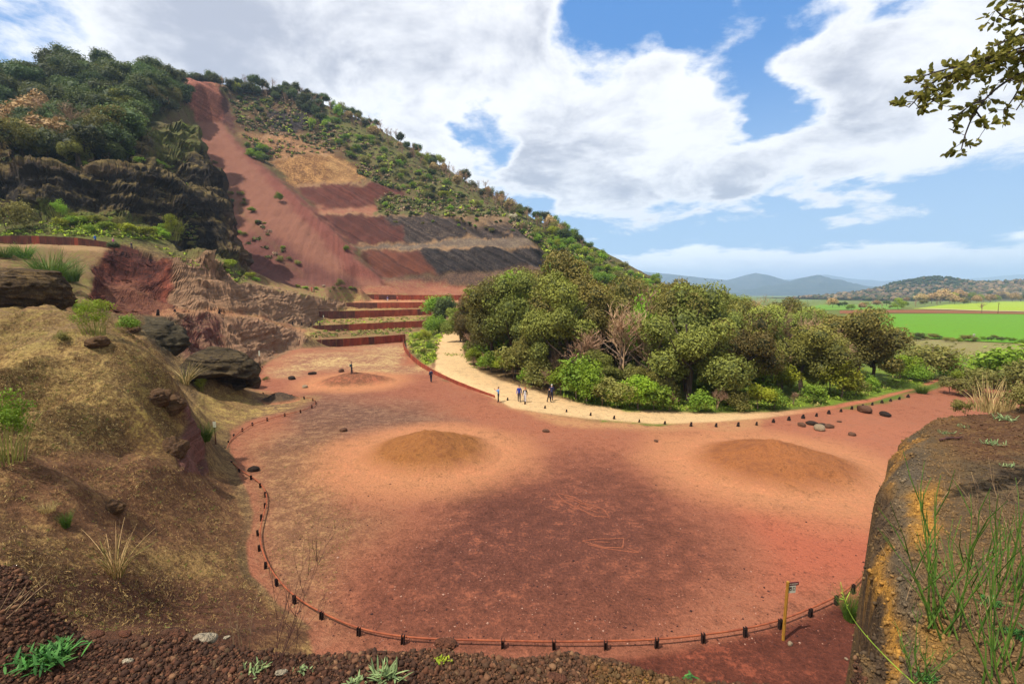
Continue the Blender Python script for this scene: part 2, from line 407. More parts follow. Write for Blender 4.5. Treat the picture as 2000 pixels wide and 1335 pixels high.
def hit_many(px, py, ymin=8.0):
    """terrain points for many lines of sight at once; NaN where nothing is met"""
    px = np.asarray(px, float); py = np.asarray(py, float); out = np.full((len(px), 3), np.nan)
    cp, sp = math.cos(PITCH), math.sin(PITCH); ym = _YM[_YM > ymin]
    for k in range(0, len(px), 400):
        u = (px[k:k+400]-1000)/FPX; v = (667.5-py[k:k+400])/FPX
        a = (u/(cp+v*sp))[:, None]; b = ((-sp+v*cp)/(cp+v*sp))[:, None]
        zz = zt(a*ym[None], np.broadcast_to(ym, (len(u), len(ym)))); ok = zz >= H+b*ym[None]
        i = ok.argmax(1); good = ok.any(1); r = np.arange(len(u))
        out[k:k+400] = np.where(good[:, None], np.stack([a[:, 0]*ym[i], ym[i], zz[r, i]], 1), np.nan)
    return out
def inside_many(px, py, poly):
    P = np.array(poly, float); c = np.zeros(len(px), bool)
    for i in range(len(P)):
        x0, y0 = P[i]; x1, y1 = P[(i+1) % len(P)]
        c ^= ((y0 > py) != (y1 > py)) & (px < (x1-x0)*(py-y0)/(y1-y0+1e-12)+x0)
    return c

# ------------------------------------------------------------------ ground material
def A(r, g, b, k=0.60): 
    c = srgb(r, g, b*.90, k); return c*.95 + c.mean()*.05
def ground_material(name, bump=1.0, scale=1.0):
    m = bpy.data.materials.new(name); m.use_nodes = True; T = NT(m.node_tree)
    out = T.new('ShaderNodeOutputMaterial'); bs = T.new('ShaderNodeBsdfPrincipled')
    bs.inputs['Roughness'].default_value = 0.93; bs.inputs['Specular IOR Level'].default_value = 0.15
    pos = T.new('ShaderNodeNewGeometry').outputs['Position']
    col = T.attr('col', True); col2 = T.attr('col2', True); mx = T.attr('mixa'); su = T.attr('su'); sw = T.attr('sw')
    n0 = T.noise(pos, 0.22*scale, 5, 0.6); n1 = T.noise(pos, 1.4*scale, 5, 0.65); n2 = T.noise(pos, 7.0*scale, 4, 0.7); n3 = T.noise(pos, 26.0*scale, 3, 0.7)
    pn = T.math('ADD', T.math('MULTIPLY', n1, 0.55), T.math('MULTIPLY', n2, 0.45))
    pn = T.math('ADD', T.math('MULTIPLY', pn, 0.75), T.math('MULTIPLY', n0, 0.25))
    th = T.math('SUBTRACT', 0.66, T.math('MULTIPLY', mx, 0.32))
    mask = T.step(pn, T.math('SUBTRACT', th, 0.045), T.math('ADD', th, 0.045))
    mask = T.math('MULTIPLY', mask, T.step(mx, 0.0, 0.12))
    c = T.mix(mask, col, col2)
    v = T.math('ADD', T.math('MULTIPLY', T.math('SUBTRACT', n0, 0.5), 0.7), T.math('MULTIPLY', T.math('SUBTRACT', n1, 0.5), 1.25))
    v = T.math('ADD', v, T.math('MULTIPLY', T.math('SUBTRACT', n2, 0.5), 1.7))
    v = T.math('ADD', v, T.math('MULTIPLY', T.math('SUBTRACT', n3, 0.5), 1.5))
    v = T.math('ADD', v, 1.0)
    # beds / erosion gullies along the stripe coordinate
    sn = T.noise(None, 1.0, 4, 0.72, dim='1D', w=T.math('ADD', su, T.math('ADD', T.math('MULTIPLY', n0, 1.2), T.math('MULTIPLY', n1, 0.7))))
    sv = T.step(sn, 0.34, 0.66, 0.45, 1.35)
    v = T.math('MULTIPLY', v, T.math('ADD', 1.0, T.math('MULTIPLY', T.math('SUBTRACT', sv, 1.0), sw)))
    v = T.math('MAXIMUM', v, 0.12)
    cc = T.vmath('SCALE', c, scale=v)
    T.l.new(cc, bs.inputs['Base Color'])
    bp = T.new('ShaderNodeBump'); bp.inputs['Strength'].default_value = 0.8*bump; bp.inputs['Distance'].default_value = 0.35
    hgt = T.math('ADD', T.math('MULTIPLY', n1, 0.9), T.math('ADD', T.math('MULTIPLY', n2, 0.45), T.math('MULTIPLY', n3, 0.16)))
    hgt = T.math('ADD', hgt, T.math('MULTIPLY', T.math('MULTIPLY', sn, sw), 2.2))
    T.l.new(hgt, bp.inputs['Height']); T.l.new(bp.outputs[0], bs.inputs['Normal'])
    T.l.new(bs.outputs[0], out.inputs[0])
    return m
M_GROUND = ground_material('ground_soil')

def poly_mask(px, py, poly, feather):
    """soft inside mask of a polygon given in survey (photograph) coordinates"""
    P = np.array(poly, float); mnx, mny = P.min(0)-feather; mxx, mxy = P.max(0)+feather
    box = (px > mnx) & (px < mxx) & (py > mny) & (py < mxy)
    r = np.zeros(px.shape)
    if not box.any(): return r
    x, y = px[box], py[box]
    ins = np.zeros(x.shape, bool); d = np.full(x.shape, 1e9)
    n = len(P)
    for i in range(n):
        x0, y0 = P[i]; x1, y1 = P[(i+1) % n]
        dx, dy = x1-x0, y1-y0
        t = np.clip(((x-x0)*dx+(y-y0)*dy)/(dx*dx+dy*dy+1e-9), 0, 1)
        d = np.minimum(d, np.hypot(x-x0-t*dx, y-y0-t*dy))
        c = ((y0 > y) != (y1 > y)) & (x < (x1-x0)*(y-y0)/(y1-y0+1e-12)+x0)
        ins ^= c
    sd = np.where(ins, d, -d)
    r[box] = sstep(sd, -feather, feather)
    return r
def ell(cx, cy, rx, ry, n=28): return [(cx+rx*math.cos(2*math.pi*k/n), cy+ry*math.sin(2*math.pi*k/n)) for k in range(n)]

ROAD_L = [(1835,743),(1800,757),(1700,785),(1600,802),(1500,816),(1400,824),(1280,828),(1150,818),(1060,806),(1000,796),(965,777),(930,762),(880,744),(850,722),(849,690),(856,664),(872,646)]
ROAD_R = [(900,646),(902,668),(908,693),(932,722),(970,740),(1020,755),(1080,775),(1150,790),(1220,799),(1300,804),(1400,806),(1500,805),(1600,795),(1680,781),(1760,763),(1835,738)]
FLOOR_P = [(612,1228),(545,1180),(500,1120),(486,1060),(492,1000),(468,930),(445,880),(450,850),(520,812),(600,796),(612,780),(560,770),(500,766),(500,745),(506,718),(525,702),(588,683),(790,667),(793,690),(832,723),(880,746),(970,778)]

def build_terrain():
    NU, NV = 870, 700
    us = np.linspace(-1.46, 1.24, NU)
    yd = np.exp(np.linspace(math.log(5.0), math.log(434), 2400))
    Wt = np.empty((NU, len(yd)-1))
    for i, u in enumerate(us):
        z = zt(u*yd, yd); e = (z-H)/yd
        Wt[i] = np.abs(np.diff(e))*4.0 + np.diff(np.log(yd))*.45
    k = 9; K = np.ones(k)/k
    Wp = np.pad(Wt, ((k//2, k//2), (0, 0)), mode='edge'); C = np.cumsum(np.vstack([np.zeros((1, Wp.shape[1])), Wp]), 0)
    Wt = (C[k:]-C[:-k])/k
    Yg = np.empty((NU, NV))
    for i in range(NU):
        c = np.r_[0, np.cumsum(Wt[i])]; c /= c[-1]
        Yg[i] = np.interp(np.linspace(0, 1, NV), c, yd)
    Xg = us[:, None]*Yg; Zg = zt(Xg, Yg)
    X, Y, Z = Xg.ravel(), Yg.ravel(), Zg.ravel()
    px, py = project(X, Y, Z)
    N = len(X)
    # warp the survey outlines a little so that no boundary is ruled
    wx = px + 9*fbm(X/5, Y/5, Z/5, o=3, seed=21)*np.clip(60/Y, .8, 1.3)*2
    wy = py + 6*fbm(X/5, Y/5, Z/5, o=3, seed=29)*np.clip(60/Y, .8, 1.3)*2
    col = np.tile(A(118, 92, 66), (N, 1)); col2 = np.tile(A(142, 114, 78), (N, 1))
    mixa = np.full(N, .45); su = np.zeros(N); sw = np.zeros(N)
    disp = np.zeros(N)
    def paint(poly, c=None, f=6, op=1.0, yr=(0, 999), c2=None, mx=None, s=None, zr=(-9, 999)):
        m = poly_mask(wx, wy, poly, f)*op*((Y >= yr[0]) & (Y <= yr[1]) & (Z >= zr[0]) & (Z <= zr[1]))
        k = m > 0
        if not k.any(): return m
        mm = m[k][:, None]
        if c is not None: col[k] = col[k]*(1-mm)+c*mm
        if c2 is not None: col2[k] = col2[k]*(1-mm)+c2*mm
        if mx is not None: mixa[k] = mixa[k]*(1-m[k])+mx*m[k]
        if s is not None: sw[k] = sw[k]*(1-m[k])+s*m[k]
        return m
    # ---- flat land on the right, meadow between grove and fields
    right = (X > 8) & (Z < 6)
    col[right] = A(126, 118, 62); col2[right] = A(96, 120, 40); mixa[right] = .5
    # ---- the volcano
    hl = (Y > 95)
    hill = sstep(Y + .35*X, 85, 130)*sstep(Z, 12, 24)
    K = hill > .5
    col[K] = A(108, 80, 60); col2[K] = A(104, 98, 56); mixa[K] = .5
    # right flank: green scrub
    paint([(620,190),(760,255),(900,330),(1060,420),(1150,470),(1260,550),(1040,560),(1060,470),(940,400),(800,370),(700,300),(640,230)], A(112,92,66), 12, 1, (150,400), A(108,110,56), .55)
    paint([(0,60),(340,120),(370,170),(300,250),(240,330),(0,345)], A(56,60,36), 6, 1, (95,300), A(70,72,40), .6)
    # quarry faces
    QA, QB = (150,400), (185,400)
    paint([(500,170),(600,190),(700,310),(640,310),(530,320),(470,300),(430,240),(440,180)], A(118,82,62), 8, 1, QA, A(100,96,56), .45)
    paint([(520,216),(600,222),(606,256),(545,258),(520,240)], A(66,56,58), 3, 1, QA, A(96,84,70), .2, .6)
    paint([(470,262),(560,258),(640,290),(640,305),(540,316),(520,300)], A(150,106,78), 10, 1, QA, A(182,138,98), .4, .25)
    paint([(525,314),(650,300),(704,326),(720,352),(600,364),(574,366)], A(132,90,58), 3, 1, QA, A(186,138,90), .45, .3)
    paint([(640,305),(690,325),(700,350),(650,358)], A(176,128,88), 8, .8, QA, A(200,160,110), .4, .3)
    paint([(570,365),(728,356),(800,378),(770,404),(624,411)], A(120,64,54), 3.5, 1, QB, A(98,58,52), .5, .6)
    paint([(612,406),(742,404),(744,422),(620,420)], A(168,106,88), 3, 1, QB, A(150,110,90), .4, .15)
    paint([(740,380),(860,398),(960,408),(985,424),(740,420)], A(108,92,72), 4, .9, QB, A(112,112,62), .6, .3)
    paint([(618,419),(740,421),(790,440),(800,478),(690,482)], A(112,62,54), 4, 1, QB, A(90,54,50), .5, .65)
    paint([(740,421),(860,421),(990,425),(1020,445),(1035,466),(900,467),(800,478),(780,445)], A(74,62,62), 5, 1, QB, A(108,90,80), .35, .95)
    paint([(890,422),(995,424),(1010,436),(930,440)], A(160,126,100), 9, .7, QB, A(160,126,96), .4, .1)
    paint([(690,482),(816,477),(900,466),(1036,464),(1048,480),(932,483),(712,491)], A(116,98,92), 2.5, 1, QB, A(134,116,100), .4, .2)
    paint([(706,492),(830,487),(862,534),(790,540),(740,545)], A(126,72,56), 5, 1, QB, A(100,60,52), .5, .7)
    paint([(812,488),(932,484),(1050,481),(1066,490),(1060,522),(968,528),(856,535)], A(62,54,56), 5, 1, QB, A(92,80,76), .3, 1.1)
    paint([(740,545),(852,536),(968,527),(1055,521),(1060,545),(960,566),(750,556)], A(100,78,72), 7, 1, QB, A(124,94,80), .45, .2)
    paint([(700,552),(860,545),(900,568),(890,580),(700,578)], A(160,98,84), 5, 1, (165,205), A(150,118,88), .4, 0)
    for ln in ([(706,491),(804,487),(932,482.5),(1050,480.5)], [(676,480),(816,476),(900,465.5),(1000,463)], [(618,417),(740,420),(860,421.5),(985,424.5)], [(573,366),(650,360),(728,356.5)], [(532,314),(600,306),(652,300.5)], [(500,268),(560,260),(628,291)]):
        poly = [(a, b-1.6) for a, b in ln]+[(a, b+1.2) for a, b in ln[::-1]]
        paint(poly, A(182,142,110), 1.6, .75, QA, A(150,116,92), .4, 0)
    # scar, scree
    paint([(340,150),(385,140),(432,165),(440,240),(428,242),(380,236),(366,200)], A(150,84,72), 3, 1, QA, A(170,104,88), .5, .5)
    paint([(384,165),(425,172),(428,240),(384,236)], A(136,80,64), 3, .8, QA, A(150,90,74), .4, .4)
    paint([(430,165),(450,205),(462,262),(432,243)], A(92,54,54), 4, .9, QA, A(110,72,62), .4, .5)
    sc = paint([(382,236),(432,240),(500,316),(560,364),(612,408),(662,458),(702,503),(750,552),(700,560),(560,560),(488,556),(470,520),(446,450),(434,400),(412,330)], A(156,102,88), 5, 1, QA, A(138,90,78), .4, .13)
    paint([(440,260),(500,316),(560,364),(612,408),(662,458),(702,503),(748,550),(690,540),(600,440),(520,350)], A(140,78,70), 8, .9, QA, A(126,74,68), .4, .16)
    paint([(440,460),(520,450),(590,500),(690,548),(700,560),(488,556)], A(118,70,66), 14, .9, (140,260), A(104,66,62), .35, .22)
    paint([(395,300),(470,400),(560,520),(590,540),(520,470),(440,380)], A(134,96,74), 10, .55, QA, A(104,104,56), .55)
    # ---- dark cliffs
    D = (92, 165)
    cl = paint([(-90,330),(150,332),(250,325),(262,285),(300,250),(378,244),(402,310),(432,390),(456,468),(484,520),(470,556),(400,520),(350,480),(300,450),(250,434),(130,428),(-90,450)], A(58,50,46), 4, 1, D, A(86,74,58), .3, .8)
    paint([(0,330),(240,326),(250,345),(130,352),(0,356)], A(110,84,58), 5, .6, D, A(96,84,56), .4, .5)
    paint([(280,250),(378,244),(395,300),(330,330),(290,310)], A(112,102,62), 9, .8, D, A(96,104,48), .6, .5)
    paint([(420,420),(456,468),(484,530),(470,556),(430,540)], A(104,78,62), 8, .8, D, A(110,96,66), .4, .4)
    paint([(-90,425),(130,412),(260,420),(340,465),(350,480),(200,474),(-90,470)], A(84,74,46), 8, .9, (88,112), A(104,112,48), .55, 0)
    paint([(350,480),(430,500),(500,545),(470,550),(400,540),(350,505),(280,485)], A(112,100,66), 7, .8, (88,135), A(124,122,64), .6, .25)
    # ---- slopes between path and bank
    paint([(-90,465),(200,478),(230,500),(200,560),(200,600),(0,600),(-90,600)], A(150,116,86), 7, 1, (46,96), A(128,116,66), .45, 0)
    paint([(-90,464),(0,470),(200,478),(275,486),(275,494),(200,490),(-90,482)], A(176,140,106), 2, .9, (80,96), A(150,120,86), .3, 0)
    ex = paint([(180,585),(188,520),(205,490),(245,480),(300,486),(335,505),(356,545),(380,604),(300,612),(215,612)], A(120,70,56), 6, 1, (57,95), A(132,86,64), .4, .10)
    paint([(176,590),(186,515),(202,486),(245,476),(300,484),(334,510),(352,540),(378,596),(356,600),(322,560),(285,528),(240,516),(208,528),(194,580)], A(98,50,40), 5, 1, (60,95), A(132,70,52), .4, .45)
    paint([(205,488),(250,478),(300,488),(320,512),(280,522),(235,510),(208,516)], A(74,36,30), 5, .9, (74,95), A(96,50,40), .4, .5)
    paint([(318,512),(350,535),(372,585),(350,590),(330,555)], A(160,82,62), 5, .8, (60,95), A(120,64,54), .4, .5)
    # eroded spurs: pinkish grey beds
    sp1 = paint([(335,500),(415,512),(456,544),(525,558),(640,580),(690,590),(640,625),(612,640),(520,620),(430,607),(350,604)], A(172,130,106), 4, 1, (64,170), A(136,102,84), .4, .7)
    sp2 = paint([(330,612),(430,612),(520,626),(604,646),(590,684),(540,694),(506,706),(490,745),(400,742),(350,690)], A(172,128,106), 4, 1, (50,124), A(136,100,84), .4, .7)
    paint([(350,614),(430,614),(450,700),(420,740),(360,690)], A(120,64,58), 6, .95, (50,100), A(98,54,52), .45, .5)
    paint([(270,618),(350,620),(362,690),(320,680),(280,650)], A(104,92,72), 5, .9, (44,80), A(84,78,60), .4, .8)
    paint([(300,603),(440,606),(530,620),(612,640),(608,650),(520,628),(430,614),(300,614)], A(184,122,92), 3, .85, (60,112), A(180,140,96), .4, 0)
    paint([(470,542),(560,556),(690,570),(700,586),(640,582),(525,560)], A(178,128,102), 4, .9, (108,172), A(140,136,70), .45, 0)
    # ---- terraces
    paint([(590,668),(794,655),(850,600),(916,578),(700,575),(600,640)], A(160,112,84), 3, 1, (99,190), A(170,146,92), .5, 0)
    paint([(600,666),(800,655),(832,641),(612,651)], A(156,110,86), 3, .9, (100,136), A(140,126,76), .45, 0)
    paint([(680,592),(700,584),(920,586),(860,594)], A(206,140,108), 2, .95, (163,178), A(190,130,100), .3, 0)
    paint([(690,577),(920,577),(910,562),(720,560)], A(172,108,88), 4, .9, (172,205), A(150,120,84), .3, 0)
    # ---- floor
    FL = (3, 140)
    fl = poly_mask(wx, wy, FLOOR_P+[(1000,798),(1150,820),(1280,830),(1500,818),(1700,790),(1800,760),(2100,700),(9000,900),(9000,3000),(-200,3000),(-200,1500),(400,1290)], 4)*(Z < 1.2)
    k = fl > 0; mm = fl[k][:, None]
    col[k] = col[k]*(1-mm)+A(184,112,88)*mm; col2[k] = col2[k]*(1-mm)+A(160,102,82)*mm; mixa[k] = mixa[k]*(1-fl[k])+.4*fl[k]
    sw[k] *= (1-fl[k])
    wx0, wy0 = wx, wy
    wx = px + 70*fbm(X/9, Y/9, o=5, seed=121, g=.6); wy = py + 34*fbm(X/9, Y/9, o=5, seed=122, g=.6)*np.clip(40/Y, .3, 1.6)
    paint([(500,720),(590,690),(790,668),(800,700),(850,735),(700,728),(560,735)], A(180,124,104), 14, 1, FL, A(200,166,122), .5)
    paint([(500,745),(620,730),(840,740),(960,785),(700,790),(500,765)], A(176,106,86), 14, .9, FL, A(160,104,86), .4)
    paint([(560,800),(660,775),(820,785),(900,815),(820,850),(640,870),(520,900)], A(128,90,80), 30, .95, FL, A(150,112,94), .45)
    paint([(470,860),(640,850),(680,930),(760,1000),(680,1080),(640,1180),(700,1240),(560,1200),(505,1080),(500,960)], A(152,106,82), 60, .95, FL, A(172,128,94), .4)
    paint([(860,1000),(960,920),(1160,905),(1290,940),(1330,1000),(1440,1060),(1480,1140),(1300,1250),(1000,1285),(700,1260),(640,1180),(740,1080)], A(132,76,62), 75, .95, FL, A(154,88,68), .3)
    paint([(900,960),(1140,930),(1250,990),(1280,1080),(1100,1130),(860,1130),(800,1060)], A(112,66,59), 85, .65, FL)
    paint([(1360,960),(1700,960),(1900,1180),(1540,1160),(1480,1060)], A(196,104,80), 50, .85, FL, A(176,92,70), .35)
    paint([(1480,830),(1700,800),(1830,860),(1800,960),(1500,880)], A(200,122,96), 24, .7, FL)
    for (mpx, mpy, mr) in ((838,884,5.7), (1510,906,6.3), (692,744,5.4)):
        mc = at_z(mpx, mpy, 0); dd = np.hypot(X-mc[0], Y-mc[1])*(1+.12*fbm(X/3, Y/3, o=3, seed=71)); m = sstep(dd, mr*1.75, mr*.98)*(Z < 1); k = m > 0; mm = m[k][:, None]
        col[k] = col[k]*(1-mm)+A(214,144,106)*mm; col2[k] = col2[k]*(1-mm)+A(200,130,96)*mm; mixa[k] = mixa[k]*(1-m[k])+.45*m[k]
    wx, wy = wx0, wy0
    paint([(440,850),(520,812),(600,796),(620,778),(500,764),(470,775),(400,800)], A(170,126,90), 8, .8, FL, A(186,152,96), .4)
    paint([(470,790),(530,772),(590,785),(570,805),(490,822)], A(118,88,76), 10, .8, FL)
    paint([(1180,1290),(1420,1250),(1560,1215),(1720,1150),(2600,1150),(2600,1800),(1000,1800)], A(108,54,42), 16, .95, FL, A(140,70,52), .3)
    # ---- near bank
    BK = (4, 46)
    bk = poly_mask(wx, wy, [(-300,590),(140,590),(240,622),(330,690),(345,765),(360,850),(400,915),(440,930),(470,1000),(468,1080),(485,1130),(540,1190),(600,1235),(640,1400),(-300,1400)], 6)*((Y < 46) & (Z > .1))
    k = bk > 0; mm = bk[k][:, None]
    col[k] = col[k]*(1-mm)+A(132,94,66)*mm; col2[k] = col2[k]*(1-mm)+A(166,130,84)*mm; mixa[k] = mixa[k]*(1-bk[k])+.42*bk[k]
    paint([(0,640),(230,635),(320,690),(330,760),(250,840),(150,860),(0,880)], A(142,110,72), 20, .9, BK, A(176,146,92), .45)
    paint([(250,700),(330,720),(340,780),(350,900),(300,900),(230,850)], A(126,96,60), 16, .8, BK, A(150,126,66), .4)
    paint([(0,900),(300,880),(450,960),(480,1060),(300,1060),(0,1000)], A(128,88,64), 20, .9, BK, A(150,110,76), .36)
    paint([(0,1120),(300,1130),(480,1150),(600,1240),(300,1320),(0,1300)], A(108,70,54), 30, .95, BK, A(132,92,66), .3)
    paint([(-40,600),(240,600),(250,650),(60,680),(-40,670)], A(160,128,92), 8, .7, BK, A(150,130,76), .45)
    paint([(335,770),(352,790),(392,880),(400,925),(350,915),(338,860),(356,830)], A(136,88,84), 4, .95, (20,34), A(110,72,70), .35, .7)
    paint([(395,760),(490,770),(520,800),(440,850),(400,850),(385,800)], A(160,124,86), 8, .8, (30,60), A(180,152,90), .45)
    # ---- road
    rd = poly_mask(px+2.5*fbm(X/3, Y/3, o=3, seed=61), py+1.5*fbm(X/3, Y/3, o=3, seed=62), ROAD_L+ROAD_R, 2.2)*(Y < 135)
    k = rd > 0; mm = rd[k][:, None]
    far = sstep(px[k], 1420, 1640)[:, None]
    cr = A(240,200,158)*(1-far)+A(206,122,96)*far; cr2 = A(230,184,142)*(1-far)+A(196,120,92)*far
    col[k] = col[k]*(1-mm)+cr*mm; col2[k] = col2[k]*(1-mm)+cr2*mm; mixa[k] = mixa[k]*(1-rd[k])+.4*rd[k]; sw[k] *= (1-rd[k])
    ap = poly_mask(wx, wy, [(965,785),(1000,794),(1150,815),(1300,826),(1500,816),(1480,832),(1290,842),(1150,836),(1040,820)], 8)*(1-rd)*(Y < 70)
    k = ap > 0; mm = ap[k][:, None]*.8; col[k] = col[k]*(1-mm)+A(216,160,116)*mm
    # grass verge between the wall and the road, and along the grove
    paint([(794,658),(836,640),(868,640),(852,672),(846,712),(862,728),(834,712),(806,692)], A(150,132,76), 3, 1, (74,140), A(134,146,50), .6, 0)
    paint([(1080,770),(1220,795),(1400,803),(1600,792),(1760,760),(1830,738),(1830,700),(1500,740),(1100,740)], A(124,122,56), 3, .95, (45,75), A(126,150,44), .65, 0)
    paint([(1720,655),(1880,690),(2000,720),(2300,730),(2300,668),(1900,662)], A(168,150,108), 5, .95, (75,140), A(140,140,80), .45, 0)
    # tilted beds and erosion stripes
    su[:] = Z*1.9 + .25*X
    q = (Y > 185)
    su[q] = (X*.50 + Z*.87 + .8*fbm(X/12, Z/12, o=3, seed=6))[q]*.5
    s_ = (sc > .3); su[s_] = (np.arctan2(X+100, 276-Y)*95 + fbm(X/30, Y/30, o=2, seed=5)*1.5)[s_]
    c_ = (cl > .3); su[c_] = (Z*1.05 + .06*X + 1.2*fbm(X/16, Y/16, o=2, seed=4))[c_]
    # relief along the beds
    sn = (fbm(su, np.zeros(N), o=3, seed=40))
    P3 = np.stack([Xg, Yg, Zg], -1)
    du = np.gradient(P3, axis=0); dv = np.gradient(P3, axis=1)
    nr = np.cross(du, dv); nr /= np.linalg.norm(nr, axis=-1)[..., None]+1e-9
    nr[nr[..., 2] < 0] *= -1
    n3 = fbm(X/4.0, Y/4.0, Z/4.0, o=5, seed=77, g=.55)
    n4 = fbm(X/11.0, Y/11.0, Z/22.0, o=3, seed=78)
    sw_ = np.clip(sw, 0, 1.2)
    amp = np.where(Y > 185, 1.7, .55)
    exh = poly_mask(wx, wy, [(192,590),(200,520),(220,498),(262,490),(306,500),(334,535),(352,580),(320,596),(230,600)], 24)*((Y > 57) & (Y < 95))
    blk = hash3(np.floor(Z/1.7+.8*n4), np.floor((X+.6*Y)/9+n3), np.zeros(N), 5)-.5
    gul = -np.abs(fbm((X+.5*Y)/13, Z/60, o=3, seed=88))
    disp = cl*(blk*2.2+gul*8+2.2) + np.clip(sp1+sp2, 0, 1)**2*(blk*.4) + ex*n3*1.0 - 2.4*exh + sw_*(sn*amp + n3*.8) + cl*(n4*3.2 + n3*1.4)*(1) + (sp1+sp2)*n3*.5
    n5 = fbm(X/1.3, Y/1.3, Z/1.0, o=3, seed=79, g=.6)
    disp = disp + (cl*.9+np.clip(sp1+sp2, 0, 1)*.55)*n5
    disp *= (1-fl)*(1-rd)
    V = P3.reshape(-1, 3) + nr.reshape(-1, 3)*disp[:, None]
    G2 = V.reshape(NU, NV, 3); n2_ = np.cross(np.gradient(G2, axis=0), np.gradient(G2, axis=1)); n2_ /= np.linalg.norm(n2_, axis=-1)[..., None]+1e-9
    upz = np.abs(n2_[..., 2]).ravel()
    led = sstep(upz+.10*n3, .50, .74)                    # sunlit look of flat treads painted in soil and moss tones, risers dark
    k = cl > 0; w_ = (cl*led)[k][:, None]*.85; col[k] = col[k]*(1-w_)+(A(124,104,62) if True else 0)*w_
    k = (sp1+sp2) > 0; w_ = (np.clip(sp1+sp2, 0, 1)*led)[k][:, None]*.6; col[k] = col[k]*(1-w_)+A(172,134,108)*w_
    idx = np.arange(NU*NV).reshape(NU, NV)
    Fq = np.stack([idx[:-1, :-1], idx[1:, :-1], idx[1:, 1:], idx[:-1, 1:]], -1).reshape(-1, 4)
    ctr = lambda a: a[Fq].mean(1)
    fx, fy, fY, fX, fZ = ctr(px), ctr(py), ctr(Y), ctr(X), ctr(Z)
    rdF = ctr(rd) > .5
    flF = (ctr(fl) > .5) & ~rdF
    hillF = ((ctr(hill) > .35) | ((fY > 183) & (fX < 62) & (fZ > 10.5))) & ~rdF & ~flF
    rightF = (fX > -2) & ~hillF & ~rdF & ~flF
    terrF = ~hillF & ~rdF & ~flF & ~rightF & (fY > 98) & (fX > -52)
    bankF = ~(rdF | flF | hillF | rightF | terrF)
    for nm, m in (('road', rdF), ('quarry_floor', flF), ('hill', hillF), ('meadow_ground', rightF), ('terrace_ground', terrF), ('bank', bankF)):
        f = Fq[m]; used = np.unique(f); mp = np.full(N, -1); mp[used] = np.arange(len(used))
        o = mesh_obj(nm, V[used], mp[f], M_GROUND, smooth=True)
        if nm in ('hill', 'bank', 'terrace_ground'): o.data.polygons.foreach_set('use_smooth', ~((cl+sp1+sp2+ex)[f].max(1) > .5))
        vcol(o, 'col', col[used]); vcol(o, 'col2', col2[used]); vflt(o, 'mixa', mixa[used]); vflt(o, 'su', su[used]); vflt(o, 'sw', sw[used])
        o['kind'] = 'structure'
build_terrain()

# ------------------------------------------------------------------ simple materials
def plain_mat(name, col, rough=0.7, noise=0.0, nscale=4.0, col2=None, bump=0.0, metal=0.0, coord='Object', rnd=0.0, stretch=None, spec=0.3):
    m = bpy.data.materials.new(name); m.use_nodes = True; T = NT(m.node_tree)
    out = T.new('ShaderNodeOutputMaterial'); bs = T.new('ShaderNodeBsdfPrincipled')
    bs.inputs['Roughness'].default_value = rough; bs.inputs['Metallic'].default_value = metal; bs.inputs['Specular IOR Level'].default_value = spec
    c = None
    if noise > 0 or col2 is not None or bump > 0:
        v = T.new('ShaderNodeTexCoord').outputs[coord]
        if coord == 'Object' and False: pass
        if stretch: v = T.vmath('MULTIPLY', v, stretch)
        n = T.noise(v, nscale, 5, 0.65)
        c = T.mix(T.step(n, 0.35, 0.65), c4(col), c4(col2 if col2 is not None else np.array(col)*(1-noise)))
        if bump > 0:
            bp = T.new('ShaderNodeBump'); bp.inputs['Strength'].default_value = bump; bp.inputs['Distance'].default_value = 0.05
            T.l.new(n, bp.inputs['Height']); T.l.new(bp.outputs[0], bs.inputs['Normal'])
    if rnd > 0:
        oi = T.new('ShaderNodeObjectInfo').outputs['Random']
        f = T.math('ADD', 1-rnd, T.math('MULTIPLY', oi, 2*rnd))
        c = T.vmath('SCALE', c if c is not None else c4(col)[:3], scale=f)
    if c is None: bs.inputs['Base Color'].default_value = c4(col)
    else: T.l.new(c, bs.inputs['Base Color'])
    T.l.new(bs.outputs[0], out.inputs[0])
    return m
def attr_mat(name, rough=0.9, nscale=3.0, amt=0.5, bump=0.4, attr='col', dist=0.05):
    m = bpy.data.materials.new(name); m.use_nodes = True; T = NT(m.node_tree)
    out = T.new('ShaderNodeOutputMaterial'); bs = T.new('ShaderNodeBsdfPrincipled')
    bs.inputs['Roughness'].default_value = rough; bs.inputs['Specular IOR Level'].default_value = 0.15
    pos = T.new('ShaderNodeNewGeometry').outputs['Position']
    n = T.noise(pos, nscale, 6, 0.7)
    v = T.math('ADD', 1-amt*.5, T.math('MULTIPLY', n, amt))
    c = T.vmath('SCALE', T.attr(attr, True), scale=v)
    T.l.new(c, bs.inputs['Base Color'])
    if bump:
        bp = T.new('ShaderNodeBump'); bp.inputs['Strength'].default_value = bump; bp.inputs['Distance'].default_value = dist
        T.l.new(n, bp.inputs['Height']); T.l.new(bp.outputs[0], bs.inputs['Normal'])
    T.l.new(bs.outputs[0], out.inputs[0]); return m

